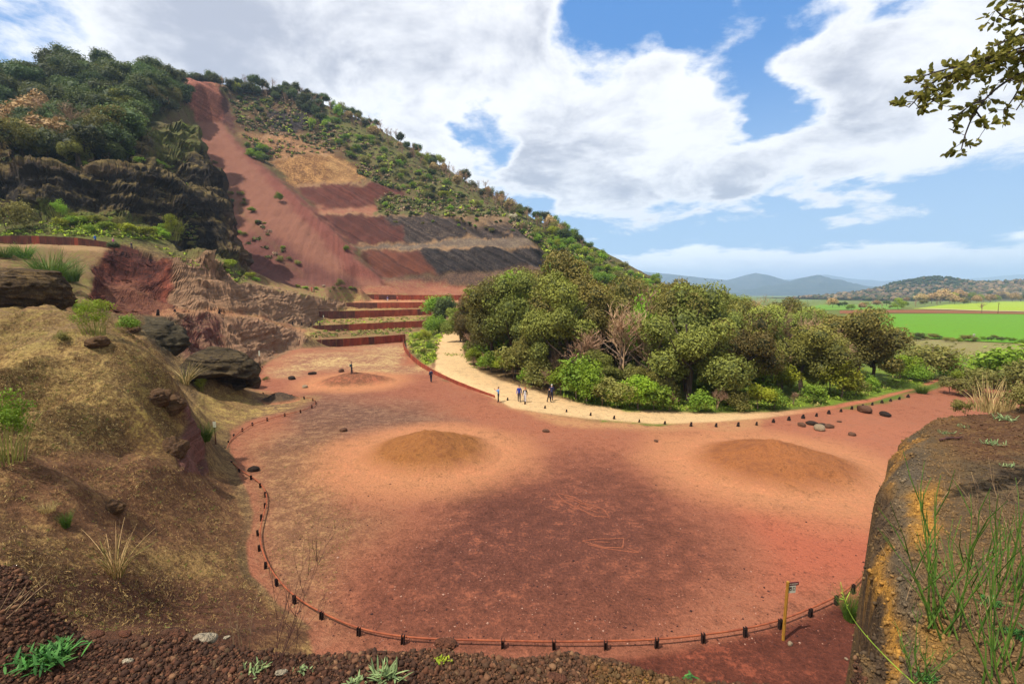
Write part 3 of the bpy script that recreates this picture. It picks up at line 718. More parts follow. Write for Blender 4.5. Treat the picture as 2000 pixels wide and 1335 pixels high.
M_RUST = plain_mat('weathered_steel', A(182,80,52), .85, col2=A(146,62,42), nscale=1.3, bump=.15, rnd=.14, stretch=(1, 1, .35))
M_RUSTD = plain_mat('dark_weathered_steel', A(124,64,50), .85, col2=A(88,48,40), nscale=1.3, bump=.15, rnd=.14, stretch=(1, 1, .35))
M_POST = plain_mat('dark_steel_post', A(52,28,22), .8, col2=A(36,22,20), nscale=9, rnd=.2)
M_RAIL = plain_mat('rusty_rail', A(186,98,58), .7, col2=A(150,72,44), nscale=3.0)
M_WOODY = plain_mat('yellow_wood', A(206,150,40), .7, col2=A(160,106,26), nscale=6, stretch=(4, 4, .5), bump=.1)
M_WOODB = plain_mat('brown_wood', A(120,74,50), .8, col2=A(90,56,40), nscale=6, stretch=(4, 4, .5))
M_WHITE = plain_mat('white_plate', A(225,222,215), .5)
M_SIGNR = plain_mat('dark_red_plate', A(110,34,40), .5)
M_SIGND = plain_mat('sign_print', A(70,30,34), .5)

def box_part(name, x0, x1, y0, y1, z0, z1, mat, parent=None):
    v = [(x, y, z) for x in (x0, x1) for y in (y0, y1) for z in (z0, z1)]
    f = [(0,1,3,2), (4,6,7,5), (0,4,5,1), (2,3,7,6), (0,2,6,4), (1,5,7,3)]
    return mesh_obj(name, v, f, mat, parent)
def tube(path, r, n=6, caps=True):
    """vertices and faces of a tube along a polyline, r a number or one per point"""
    P = np.array(path, float); m = len(P); rr = np.full(m, r) if np.isscalar(r) else np.array(r)
    t = np.gradient(P, axis=0) if m > 2 else np.repeat((P[-1]-P[0])[None], m, 0)
    t /= np.linalg.norm(t, axis=1)[:, None]+1e-12
    up = np.array([0, 0, 1.0]); 
    a = np.cross(t, up); bad = np.linalg.norm(a, axis=1) < .05
    a[bad] = np.cross(t[bad], np.array([1.0, 0, 0])); a /= np.linalg.norm(a, axis=1)[:, None]; b = np.cross(a, t)
    ang = np.linspace(0, 2*math.pi, n, endpoint=False)
    V = (P[:, None] + rr[:, None, None]*(a[:, None]*np.cos(ang)[None, :, None]+b[:, None]*np.sin(ang)[None, :, None])).reshape(-1, 3)
    F = []
    for i in range(m-1):
        for k in range(n): F.append((i*n+k, i*n+(k+1) % n, (i+1)*n+(k+1) % n, (i+1)*n+k))
    if caps: F.append(tuple(range(n-1, -1, -1))); F.append(tuple((m-1)*n+k for k in range(n)))
    return V, F
class MB:
    """collects pieces of ONE part into one mesh"""
    def __init__(s): s.v = []; s.f = []; s.c = []
    def add(s, V, F, c=None):
        o = len(s.v); s.v += [tuple(map(float, p)) for p in V]; s.f += [tuple(int(i)+o for i in f) for f in F]
        if c is not None: s.c += [tuple(c)]*len(V)
    def tube(s, path, r, n=6, c=None): s.add(*tube(path, r, n), c=c)
    def build(s, name, mat, parent=None, smooth=False):
        o = mesh_obj(name, s.v, s.f, mat, parent, smooth)
        if s.c and len(s.c) == len(s.v): vcol(o, 'col', np.array(s.c))
        return o

# ------------------------------------------------------------------ distant land
def plain_attr(o, c, c2, mx):
    n = len(o.data.vertices)
    vcol(o, 'col', np.tile(c, (n, 1))); vcol(o, 'col2', np.tile(c2, (n, 1))); vflt(o, 'mixa', np.full(n, mx)); vflt(o, 'su', np.zeros(n)); vflt(o, 'sw', np.zeros(n))
M_FIELD = ground_material('field_soil', bump=.35, scale=.22)
def sheet(name, poly, z, c, c2, mx):
    P = [at_z(px, py, z) for px, py in poly]
    o = mesh_obj(name, P, [tuple(range(len(P)))], M_FIELD); plain_attr(o, c, c2, mx); o['kind'] = 'structure'; return o
o = mesh_obj('ground', [(-16000,-300,-.25), (16000,-300,-.25), (16000,20000,-.25), (-16000,20000,-.25)], [(0,1,2,3)], M_FIELD)
plain_attr(o, A(112,118,66), A(120,140,60), .5); o['kind'] = 'structure'
sheet('field', [(1640,668),(1745,656),(1850,662),(1950,668),(2300,676),(2300,612),(2000,613.5),(1850,612),(1730,613),(1640,620)], .16, A(112,164,14,.62), A(94,146,14,.62), .5)
sheet('ploughed_field', [(1640,612),(1730,610.5),(1850,611.5),(2000,613),(2000,609.5),(1900,607),(1800,604.5),(1640,606)], .19, A(150,92,56), A(132,78,50), .4)
sheet('grass_field', [(1560,606),(1640,605),(1760,603),(1760,595),(1600,595)], .22, A(104,160,40), A(120,150,50), .5)
sheet('rapeseed_field', [(1780,603),(1990,606.5),(2300,607),(2300,589),(1960,589),(1850,594.5)], .25, A(176,190,30), A(140,178,36), .45)
sheet('path', [(1775,601.5),(1820,603),(1900,606),(2000,608.3),(2300,610),(2300,608.6),(2000,607),(1900,604.9),(1822,601.9)], .30, A(214,190,150), A(200,176,140), .3)

def hill_mesh(name, crest, front, back, c, c2, mat, n=120, jitter=8, seed=1, rows=24, mx=.5):
    """a ridge: crest line [(px,py,Y)], falling to the plain towards and away from the viewer"""
    W = np.array([at_y(*p) for p in crest]); s = np.linspace(0, 1, len(W)); t = np.linspace(0, 1, n)
    C = np.stack([np.interp(t, s, W[:, k]) for k in range(3)], 1)
    V = []; 
    for j in range(rows):
        q = -1 + 2*j/(rows-1); a = abs(q); prof = (1-a)**1.15
        off = (q*(front if q < 0 else back))
        y = C[:, 1]+off; x = C[:, 0]*(1+off/C[:, 1]*.4)
        z = C[:, 2]*prof
        L = front/6
        z = z + jitter*fbm(x/L, y/L, o=5, seed=seed, g=.55)*prof*(1.2 if a > .08 else .25) - 1.0*(a == 1)
        V.append(np.stack([x, y, z], 1))
    V = np.concatenate(V); idx = np.arange(rows*n).reshape(rows, n)
    F = np.stack([idx[:-1, :-1], idx[:-1, 1:], idx[1:, 1:], idx[1:, :-1]], -1).reshape(-1, 4)
    o = mesh_obj(name, V, F, mat, smooth=True); plain_attr(o, c, c2, mx); o['kind'] = 'structure'
    return o, V
M_MOUNT = ground_material('mountain_cover', bump=0, scale=.004)
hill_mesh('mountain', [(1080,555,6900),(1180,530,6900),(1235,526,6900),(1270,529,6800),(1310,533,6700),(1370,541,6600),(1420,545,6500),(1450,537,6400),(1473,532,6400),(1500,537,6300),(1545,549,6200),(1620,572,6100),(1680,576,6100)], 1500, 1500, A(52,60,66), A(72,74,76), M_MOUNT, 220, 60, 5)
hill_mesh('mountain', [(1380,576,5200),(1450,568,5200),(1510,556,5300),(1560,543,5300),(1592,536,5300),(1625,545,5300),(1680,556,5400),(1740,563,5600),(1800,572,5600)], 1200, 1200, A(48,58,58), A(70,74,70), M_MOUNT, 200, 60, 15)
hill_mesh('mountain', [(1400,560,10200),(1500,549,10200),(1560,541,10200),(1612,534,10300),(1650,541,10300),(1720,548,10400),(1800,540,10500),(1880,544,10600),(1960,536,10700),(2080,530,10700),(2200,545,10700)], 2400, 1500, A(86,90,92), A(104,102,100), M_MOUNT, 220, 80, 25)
HW = [hill_mesh('wooded_hill', [(1560,582,1250),(1640,578,1280),(1690,571,1300),(1730,561,1350),(1770,549,1400),(1805,542,1450),(1835,540,1450),(1870,547,1420),(1910,551,1400),(1960,549,1380),(2040,542,1360),(2200,540,1300),(2500,540,1250)], 460, 500, A(58,66,42), A(104,88,62), M_FIELD, 160, 6, 35)]

# haze: pale air round the whole place
hz = mesh_obj('haze', [(x, y, z) for x in (-9500, 13500) for y in (-250, 13000) for z in (-1.6, 640)], [(0,1,3,2), (4,6,7,5), (0,4,5,1), (2,3,7,6), (0,2,6,4), (1,5,7,3)], None)
hm = bpy.data.materials.new('pale_air'); hm.use_nodes = True; T = NT(hm.node_tree)
_o = T.new('ShaderNodeOutputMaterial'); _v = T.new('ShaderNodeVolumePrincipled'); _v.inputs['Color'].default_value = (.52, .72, 1, 1); _v.inputs['Density'].default_value = 1.3e-4; _v.inputs['Anisotropy'].default_value = .2
T.l.new(_v.outputs[0], _o.inputs['Volume']); hz.data.materials.append(hm); hz['kind'] = 'stuff'

# ------------------------------------------------------------------ retaining walls of rusty plates
def plate_wall(base, hs, label, width=1.5, mats=(M_RUST,), dark=None, push=.4):
    b = resample(base, width); n = len(b)-1
    root = empty('retaining_wall', tuple(b[0])); tag(root, label, 'wall', 'rusty steel retaining walls')
    h = np.interp(np.linspace(0, 1, n+1), np.linspace(0, 1, len(hs)), hs)
    for i in range(n):
        p, q = b[i], b[i+1]; d = q[:2]-p[:2]; L = np.linalg.norm(d); d /= L; nrm = np.array([-d[1], d[0]])
        nrm = nrm*(1 if nrm[1] > 0 or abs(nrm[1]) < .3 and nrm[0] > 0 else -1)
        off = R.uniform(-.02, .02)
        v = []
        for e, z0, hh in ((p, p[2], h[i]), (q, q[2], h[i+1])):
            s = .012 if e is p else -.012
            for t in (0.0, .05):
                for zz in (-.35, hh):
                    v.append((e[0]+d[0]*s+nrm[0]*(t+off-push)-b[0][0], e[1]+d[1]*s+nrm[1]*(t+off-push)-b[0][1], e[2]+zz-b[0][2]))
        f = [(0,1,3,2), (4,6,7,5), (0,4,5,1), (2,3,7,6), (0,2,6,4), (1,5,7,3)]
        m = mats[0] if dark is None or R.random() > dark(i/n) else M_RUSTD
        mesh_obj('panel', v, f, m, root)
    # capping strip on the plates
    return root
WL = ['lowest rusty steel wall at the back of the red floor', 'second rusty steel terrace wall from the bottom', 'middle rusty steel terrace wall, third from the bottom',
      'short rusty steel terrace wall, fourth from the bottom', 'topmost rusty steel terrace wall, with three visitors in front']
for (wb, a, b_), lb in zip(WALLS, WL):
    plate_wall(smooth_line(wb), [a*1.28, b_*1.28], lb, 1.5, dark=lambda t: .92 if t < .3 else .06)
plate_wall(smooth_line(RW, 2), RWH, 'curved rusty steel wall edging the pale road', 1.6, dark=lambda t: .02)
up = smooth_line([y_(-40,474.5,84), y_(40,476,86), y_(120,479,88), y_(200,483,90), y_(240,487,90.5), y_(275,493,90)])
plate_wall(up, [1.0, 1.35, 1.5, 1.4, .9, .3], 'dark ribbed steel wall beside the path under the black cliff', 0.55, dark=lambda t: .93)

# ------------------------------------------------------------------ mounds of cinder on the floor
def mound(cx, cy, r, h, c, c2, label, seed, ax=1.0, name='cinder_mound'):
    n, m = 96, 40; V = [(0, 0, h*1.0)]
    for j in range(1, m+1):
        q = j/m
        for k in range(n):
            a = 2*math.pi*k/n; V.append((math.cos(a)*q*r*ax, math.sin(a)*q*r, 0))
    V = np.array(V); q = np.r_[0, np.repeat(np.arange(1, m+1)/m, n)]
    qq = q*(1+.10*fbm(V[:, 0]/2.5, V[:, 1]/2.5, o=2, seed=seed))
    prof = np.clip(1-qq, 0, 1); prof = prof**1.7*(1.9-.9*prof)
    V[:, 2] = h*prof + (.10*fbm(V[:, 0]/1.2, V[:, 1]/1.2, o=3, seed=seed+3)+.09*fbm(V[:, 0]/.4, V[:, 1]/.4, o=2, seed=seed+8))*np.clip(prof*4, 0, 1) - .05*(q > .93)-.03
    F = [(0, 1+k, 1+(k+1) % n) for k in range(n)]
    for j in range(m-1):
        for k in range(n): F.append((1+j*n+k, 1+(j+1)*n+k, 1+(j+1)*n+(k+1) % n, 1+j*n+(k+1) % n))
    o = mesh_obj(name, V, F, M_GROUND, smooth=True); o.location = (cx, cy, 0)
    t = np.clip(prof*3.4-.12, 0, 1)[:, None]
    vcol(o, 'col', A(214,144,106)*(1-t)+c*t); vcol(o, 'col2', A(200,130,96)*(1-t)+c2*t); vflt(o, 'mixa', np.full(len(V), .45)); 
    vflt(o, 'su', np.zeros(len(V))); vflt(o, 'sw', np.zeros(len(V)))
    tag(o, label, 'mound', 'cinder mounds on the floor'); return o
p = at_z(838, 884, 0); mound(p[0], p[1], 5.7, 1.75, A(182,116,64), A(140,86,50), 'orange brown cinder mound left of centre on the red floor', 3)
p = at_z(1510, 906, 0); mound(p[0], p[1], 6.3, 1.7, A(186,114,68), A(146,88,56), 'wide orange cinder mound beside the right-hand cutting', 5, 1.05)
p = at_z(692, 744, 0); mound(p[0], p[1], 5.4, 1.3, A(150,96,72), A(176,104,80), 'low far cinder mound where a visitor stands', 8, 1.1)
p = at_z(545, 782, 0); mound(p[0], p[1], 2.6, .95, A(84,66,58), A(100,80,66), 'small dark heap of ash inside the fence bend', 12, name='ash_heap')

# ------------------------------------------------------------------ rocks
def ico(sub):
    bm = bmesh.new(); bmesh.ops.create_icosphere(bm, subdivisions=sub, radius=1.0)
    V = np.array([v.co[:] for v in bm.verts]); F = np.array([[v.index for v in f.verts] for f in bm.faces]); bm.free(); return V, F
ICO = {k: ico(k) for k in (1, 2, 3, 5, 6)}
M_ROCK = ground_material('rock_stone', bump=1.0, scale=1.5)
def rock(name, loc, rad, c, c2, label, seed, sub=2, amp=.35, rot=0.0, group=None, sw=0.0, cat='rock', sink=.25, shaper=None):
    V, F = ICO[sub]; V = V.copy()
    fr = 1.3
    d = 1 + amp*fbm(V[:, 0]*fr+seed*3.1, V[:, 1]*fr+seed, V[:, 2]*fr-seed, o=4, seed=seed)
    V = V*d[:, None]
    V = np.sign(V)*np.abs(V)**(.85 if sub < 5 else 1.0)
    V = V*np.array(rad)
    if shaper is not None: V = shaper(V)
    if sub >= 5:
        q = V/np.array(rad).min(); rg = 1-2*np.abs(fbm(q[:, 0]*2.2+seed, q[:, 1]*2.2, q[:, 2]*3.0, o=4, seed=seed+40, g=.6)); st = hash3(np.floor(V[:, 2]*2.6+.7*rg), np.floor(V[:, 0]*.5+rg*.6), np.zeros(len(V)), seed)-.5
        k = 1+.10*(rg-.4)+.10*st; V = V*np.stack([k, k, 1+.04*(rg-.4)], 1)
    cr, sr = math.cos(rot), math.sin(rot); V = np.stack([V[:, 0]*cr-V[:, 1]*sr, V[:, 0]*sr+V[:, 1]*cr, V[:, 2]], 1)
    o = mesh_obj(name, V, F, M_ROCK, smooth=(sub > 2)); o.location = (loc[0], loc[1], loc[2]+rad[2]*(1-2*sink))
    n = len(V); vcol(o, 'col', np.tile(c, (n, 1))); vcol(o, 'col2', np.tile(c2, (n, 1))); vflt(o, 'mixa', np.full(n, .45))
    vflt(o, 'su', V[:, 2]*2.6/max(.3, rad[2]/2)+.2*V[:, 0]); vflt(o, 'sw', np.full(n, sw))
    tag(o, label, cat, group); return o
# overhanging rock with a hollow under its front
def overhang(V):
    x, y, z = V[:, 0].copy(), V[:, 1].copy(), V[:, 2].copy()
    hol = np.exp(-((x-1.3)/1.7)**2-((z+1.05)/.85)**2)*(y < .8)
    y = y + hol*4.2
    strat = fbm(z*1.9+.12*x, z*0+3.1, x*.15, o=3, seed=90)
    k = (1+.09*strat)
    x = x*k; y = y*k
    lip = np.exp(-((z+.1)/.4)**2)*(y < .3); y = y-lip*.6
    tp = 1-.34*np.clip(z/2.2, 0, 1.2)**2; x = x*tp; y = y*tp
    z = z - .05*np.clip(x-1, 0, 9)**2 - .12*np.clip(-x-1, 0, 9)
    return np.stack([x, y, z], 1)
p = at_y(413, 760, 48.5)
rock('overhanging_rock', (p[0], p[1]+1.2, p[2]), (3.8, 3.3, 2.5), A(112,94,70), A(66,54,46), 'dark layered rock with a hollow under its overhang beside the fence', 4, 6, .22, sw=.95, shaper=overhang, sink=.16)
p = at_z(478, 764, 0)
rock('rock_spur', (p[0]-.6, p[1]+1.0, 0), (1.7, 1.8, 1.9), A(104,78,62), A(80,60,50), 'brown pointed foot of rock where the fence begins', 6, 5, .3, sw=.6, sink=.3)
p = at_y(45, 600, 39)
rock('rock_outcrop', (p[0]-.6, p[1], p[2]-.3), (4.1, 3.2, 2.2), A(92,72,54), A(116,92,60), 'flat topped brown outcrop at the left edge below the green broom', 9, 6, .25, sw=.7, sink=.12, shaper=lambda V: np.stack([V[:, 0], V[:, 1], np.where(V[:, 2] > 1.5, 1.5+(V[:, 2]-1.5)*.3, V[:, 2])], 1))
p = at_y(322, 690, 53)
rock('grey_rock', (p[0], p[1], p[2]-.2), (2.4, 1.8, 2.0), A(104,92,74), A(76,68,58), 'grey green jagged rock above the overhanging rock', 11, 5, .35, sw=.9, sink=.1)
for i, (px, py, a_, b_, c_) in enumerate([(305,776,.75,.8,.55),(334,790,.6,.8,.6),(338,872,.6,.8,.7),(258,642,.6,.6,.45),(190,668,.5,.6,.35),(218,990,.35,.4,.25)]):
    p = hit(px, py, 8)
    rock('rock_ledge', p, (a_, b_, c_), A(132,98,70), A(104,76,58), ['brown rock breaking through the rim of the left bank above the purple step', 'brown rock at the head of the purple step', 'brown rock halfway down the purple step', 'brown rock on the bank crest beside the tall yellow green bush', 'small brown rock just below the tall yellow green bush', 'small brown rock low on the bank above the dry stems'][i], 140+i, 5, .5, R.uniform(-.4, .4), sw=.5, sink=.6)
DK, DK2, PL, PL2, BR, BR2 = A(70,54,48), A(52,40,38), A(190,166,146), A(160,136,118), A(132,92,76), A(100,70,60)
ROCKS = [(570,741,.55,0,'dark low rock far left on the red floor'), (610,731,.6,0,'black rounded rock behind the far mound'), (667,726,.55,2,'reddish flat rock left of the visitor on the far mound'),
 (596,757,.5,1,'pale flat rock at the foot of the far mound'), (671,842,.36,2,'small grey brown stone between fence bend and left mound'), (1066,843,.32,2,'lone brown stone between the left mound and the road'), (1281,862,.22,2,'small lone stone midway between the two near mounds'),
 (496,920,.36,0,'black cinder lump just inside the rope fence'), (1566,832,.36,2,'brown stone at the left end of the stone cluster by the stubs'), (1586,829,.5,0,'dark stone at the back of the stone cluster by the stubs'), (1600,839,.55,1,'pale flat stone in front of the stone cluster'),
 (1607,832,.4,0,'dark stone in the middle of the stone cluster'), (1619,835,.42,2,'brown stone at the right end of the stone cluster'), (1687,804,.85,2,'largest reddish boulder by the row of stubs'), (1729,812,.5,0,'dark grey boulder nearest the right-hand cutting'), (1664,850,.3,2,'small flat brown stone in front of the large boulder'), (1639,824,.2,2,'tiny stone between cluster and large boulder'),
 (1543,1258,.11,1,'pale stone at the foot of the yellow signpost'), (1524,1219,.06,1,'tiny white stone behind the yellow signpost'), (1653,1287,.06,1,'small pale pebble in the dark red soil'), (632,560,.6,1,'white block beside the upper path'), (504,722,.4,0,'dark red stone by the far fence')]
for i, (px, py, sz, k, lb) in enumerate(ROCKS):
    p = at_z(px, py, 0) if py > 600 else hit(px, py)
    c, c2 = ((DK, DK2), (PL, PL2), (BR, BR2))[k]
    rock('stone', p, (sz, sz*R.uniform(.6, .9), sz*R.uniform(.42, .62)), c, c2, lb, 20+i, 2 if sz < .4 else 3, .4, R.uniform(0, 6), sw=.2, sink=.2)

# ------------------------------------------------------------------ the ledge the picture is taken from, and the spur to the right
EDGE = [(-500,1230),(-200,1180),(0,1118),(40,1150),(60,1225),(120,1238),(200,1242),(300,1238),(460,1248),(620,1256),(760,1262),(870,1256),(930,1263),(1080,1262),(1200,1276),(1290,1302),(1350,1313),(1480,1321),(1590,1327),(1650,1340),(1676,1340),(1692,1250),(1700,1150),(1703,1050),(1708,970),(1718,900),(1738,850),(1788,806),(1850,799),(1950,795),(2050,799),(2400,830)]
ZL = 9.8
M_LEDGE = ground_material('ledge_cinder', bump=.8, scale=4.0)
LEDGE = {}
def build_ledge():
    E = [at_z(a, b, ZL)[:2] for a, b in EDGE] + [(13, 5), (13, -1.5), (-7, -1.5), (-7, 1.4)]
    P = np.array(E); ne = len(EDGE)
    s = .028
    x, y = np.meshgrid(np.arange(-6.4, 10.5, s), np.arange(1.1, 10.2, s), indexing='ij'); sh = x.shape
    X, Y = x.ravel(), y.ravel()
    ins = np.zeros(X.shape, bool); d = np.full(X.shape, 1e9); near = np.zeros(X.shape, int)
    n = len(P)
    for i in range(n):
        x0, y0 = P[i]; x1, y1 = P[(i+1) % n]; dx, dy = x1-x0, y1-y0
        t = np.clip(((X-x0)*dx+(Y-y0)*dy)/(dx*dx+dy*dy+1e-12), 0, 1)
        q = np.hypot(X-x0-t*dx, Y-y0-t*dy); c = q < d; d[c] = q[c]; near[c] = i
        cr = ((y0 > Y) != (y1 > Y)) & (X < (x1-x0)*(Y-y0)/(y1-y0+1e-12)+x0); ins ^= cr
    sd = np.where(ins, d, -d) + .05*fbm(X/.35, Y/.35, o=4, seed=50) + .10*fbm(X/.5, Y/.5, o=5, seed=56, g=.65)*sstep(X-.55*Y, 0, .4)
    spur = sstep(X - .62*Y, .2, .5)*sstep(Y, 1.2, 2.2)
    Z = ZL + .05*fbm(X/.6, Y/.6, o=4, seed=51) + .25*sstep(-X, 2.0, 2.6)*np.exp(-((Y-2.3)/.5)**2)
    Z += spur*(.10*fbm(X/1.3, Y/1.3, o=3, seed=52) + .12*sstep(X-.85*Y, .3, 2.5))
    r = .12 + .30*spur
    Z -= np.where(sd < r, (.05+.30*spur)*(1-np.clip(sd, 0, 9)/r)**2, 0)
    out = np.clip(-sd, 0, 9)
    steep = np.where(near >= 19, 22.0, 4.5)
    Z -= out*steep*(1+.5*fbm(X/.5, Y/.5, Z/.5, o=3, seed=53))
    Z = np.maximum(Z, -.2 - .0*X)
    keep = (Z > .0) & (sd > -1.5)
    px, py = project(X, np.maximum(Y, .4), Z)
    N = len(X)
    col = np.tile(A(92,62,50), (N, 1)); col2 = np.tile(A(70,48,42), (N, 1)); mixa = np.full(N, .4)
    nz = fbm(X/.5, Y/.5, o=5, seed=57, g=.7)*60
    def paint(poly, c, f, op=1., c2=None, mx=None):
        m = poly_mask(px+nz, py+nz, poly, f)*op; k = m > 0; mm = m[k][:, None]
        col[k] = col[k]*(1-mm)+c*mm
        if c2 is not None: col2[k] = col2[k]*(1-mm)+c2*mm
        if mx is not None: mixa[k] = mixa[k]*(1-m[k])+mx*m[k]
    paint([(800,1250),(1250,1270),(1500,1320),(1500,1400),(900,1400)], A(110,78,58), 40, .9, A(134,96,72), .4)
    paint([(1150,1290),(1290,1300),(1400,1320),(1400,1400),(1180,1400)], A(134,100,52), 20, .8, A(168,124,50), .45)
    k = spur > .5; col[k] = A(146,112,76); col2[k] = A(104,84,64); mixa[k] = .5
    paint([(1680,1400),(1690,1200),(1698,1000),(1712,890),(1740,850),(1750,900),(1730,1000),(1722,1150),(1728,1400)], A(92,72,58), 6, 1, A(116,90,66), .4)
    paint([(1735,850),(1790,806),(1850,800),(1790,840),(1750,900),(1735,960),(1715,940)], A(210,150,70), 18, .85, A(150,104,56), .45)
    paint([(1718,1050),(1735,1060),(1752,1160),(1750,1260),(1748,1400),(1715,1400),(1728,1250)], A(218,154,56), 14, .95, A(160,110,50), .4)
    paint([(1740,920),(1800,860),(1800,960),(1770,1060),(1790,1200),(1780,1400),(1756,1400),(1758,1200),(1738,1050)], A(130,116,104), 22, .85, A(96,84,76), .5)
    paint([(1768,955),(1830,950),(1840,1000),(1800,1070),(1765,1060)], A(218,156,62), 26, .95, A(170,116,50), .4)
    paint([(1770,1210),(1830,1190),(1840,1280),(1790,1300)], A(204,150,72), 26, .7, A(150,110,60), .4)
    paint([(1800,800),(2100,790),(2100,900),(1900,900),(1830,850)], A(110,70,52), 20, .8, A(132,96,60), .45)
    paint([(1880,900),(2100,880),(2100,1020),(1900,1000)], A(84,70,60), 24, .8, A(120,98,70), .4)
    V = np.stack([X, Y, Z], 1)
    idx = np.arange(N).reshape(sh); Fq = np.stack([idx[:-1, :-1], idx[1:, :-1], idx[1:, 1:], idx[:-1, 1:]], -1).reshape(-1, 4)
    Fq = Fq[keep[Fq].all(1)]
    ctrx = px[Fq].mean(1); sp = spur[Fq].mean(1) > .5
    LEDGE.update(X=X, Y=Y, Z=Z, sd=sd, spur=spur, col=col, px=px, py=py)
    for nm, m in (('ledge', ~sp), ('cinder_spur', sp)):
        f = Fq[m]; used = np.unique(f); mp = np.full(N, -1); mp[used] = np.arange(len(used))
        o = mesh_obj(nm, V[used], mp[f], M_LEDGE, smooth=True)
        vcol(o, 'col', col[used]); vcol(o, 'col2', col2[used]); vflt(o, 'mixa', mixa[used]); vflt(o, 'su', np.zeros(len(used))); vflt(o, 'sw', np.zeros(len(used)))
        o['kind'] = 'structure'
    # loose cinders: real little stones lying on both
    vis = (px > -330) & (px < 2350) & (py > 780) & (py < 1400) & (sd > -.5) & keep
    I = np.where(vis)[0]
    dist = np.sqrt(X[I]**2+Y[I]**2)
    w = 1/dist**1.2; w /= w.sum()
    Vi, Fi = ICO[1]
    for nm, sel, cnt in (('loose_cinders', spur[I] <= .5, 39000), ('spur_cinders', spur[I] > .5, 20000)):
        J = I[sel]; ww = w[sel]/w[sel].sum(); J = NR.choice(J, cnt, p=ww)
        sc = np.exp(NR.normal(math.log(.0048 if nm[0] == 'l' else .0056), .55, cnt)); sc = np.clip(sc, .0025, .019)
        base = np.stack([X[J]+NR.uniform(-.015, .015, cnt), Y[J]+NR.uniform(-.015, .015, cnt), Z[J]+sc*.35], 1)
        sh3 = NR.uniform(.6, 1.25, (cnt, 1, 3)); jit = NR.uniform(.55, 1.3, (cnt, len(Vi), 1))
        ang = NR.uniform(0, 6.28, cnt); ca, sa = np.cos(ang)[:, None], np.sin(ang)[:, None]
        W = Vi[None]*jit*sh3*sc[:, None, None]
        W = np.stack([W[..., 0]*ca-W[..., 1]*sa, W[..., 0]*sa+W[..., 1]*ca, W[..., 2]], -1)+base[:, None]
        Fa = (Fi[None]+(np.arange(cnt)*len(Vi))[:, None, None]).reshape(-1, 3)
        pal = np.array([A(96,62,50), A(72,50,44), A(124,76,58), A(58,46,44), A(150,104,80), A(112,90,70), A(176,130,100)]) if nm[0] == 'l' else np.array([A(96,84,70), A(70,62,58), A(120,100,76), A(58,52,50), A(140,110,70)])
        pc = pal[NR.choice(len(pal), cnt, p=(np.array([.26,.24,.16,.14,.08,.08,.04]) if nm[0] == 'l' else np.array([.3,.25,.2,.15,.1])))]
        tintf = .45 if nm[0] == 'l' else .68
        pc = pc*(1-tintf)+col[J]*tintf*NR.uniform(.75, 1.35, (cnt, 1))
        o = mesh_obj(nm, W.reshape(-1, 3), Fa, M_PEB); vcol(o, 'col', np.repeat(pc, len(Vi), 0)); o['kind'] = 'stuff'
M_PEB = attr_mat('cinder_stone', .95, 60, .7, .6, dist=.01)
build_ledge()
def ledge_z(x, y):
    i = np.argmin((LEDGE['X']-x)**2+(LEDGE['Y']-y)**2); return float(LEDGE['Z'][i])
def ledge_at(px, py):
    p = at_z(px, py, ZL)
    for _ in range(3): p = at_z(px, py, ledge_z(p[0], p[1]))
    return p
LS = [(400,1252,.055,1,'flat pale grey stone on the edge of the cinder ledge'), (443,1245,.028,1,'small cream stone beside the flat grey stone'), (250,1292,.018,1,'pale pebble on the dark cinders near the green rosette'), (550,1315,.02,1,'white pebble on the cinder ledge below the dry stems'), (870,1262,.045,2,'mossy lump on the ledge edge'), (1090,1328,.03,2,'pinkish stone at the bottom centre of the ledge'), (245,1240,.05,2,'dark brown clod on the ledge edge'), (340,1245,.05,2,'reddish clod on the ledge edge'), (190,1240,.045,2,'brown clod on the ledge edge left of the flat stone')]
for i, (px, py, sz, k, lb) in enumerate(LS):
    p = ledge_at(px, py); c, c2 = ((DK, DK2), (A(196,180,166), A(166,150,138)), (A(120,74,58), A(90,60,48)))[k]
    rock('stone', p, (sz*1.4, sz*.8, sz*.5), c, c2, lb, 60+i, 3, .4, R.uniform(-.4, .4), sink=.15)

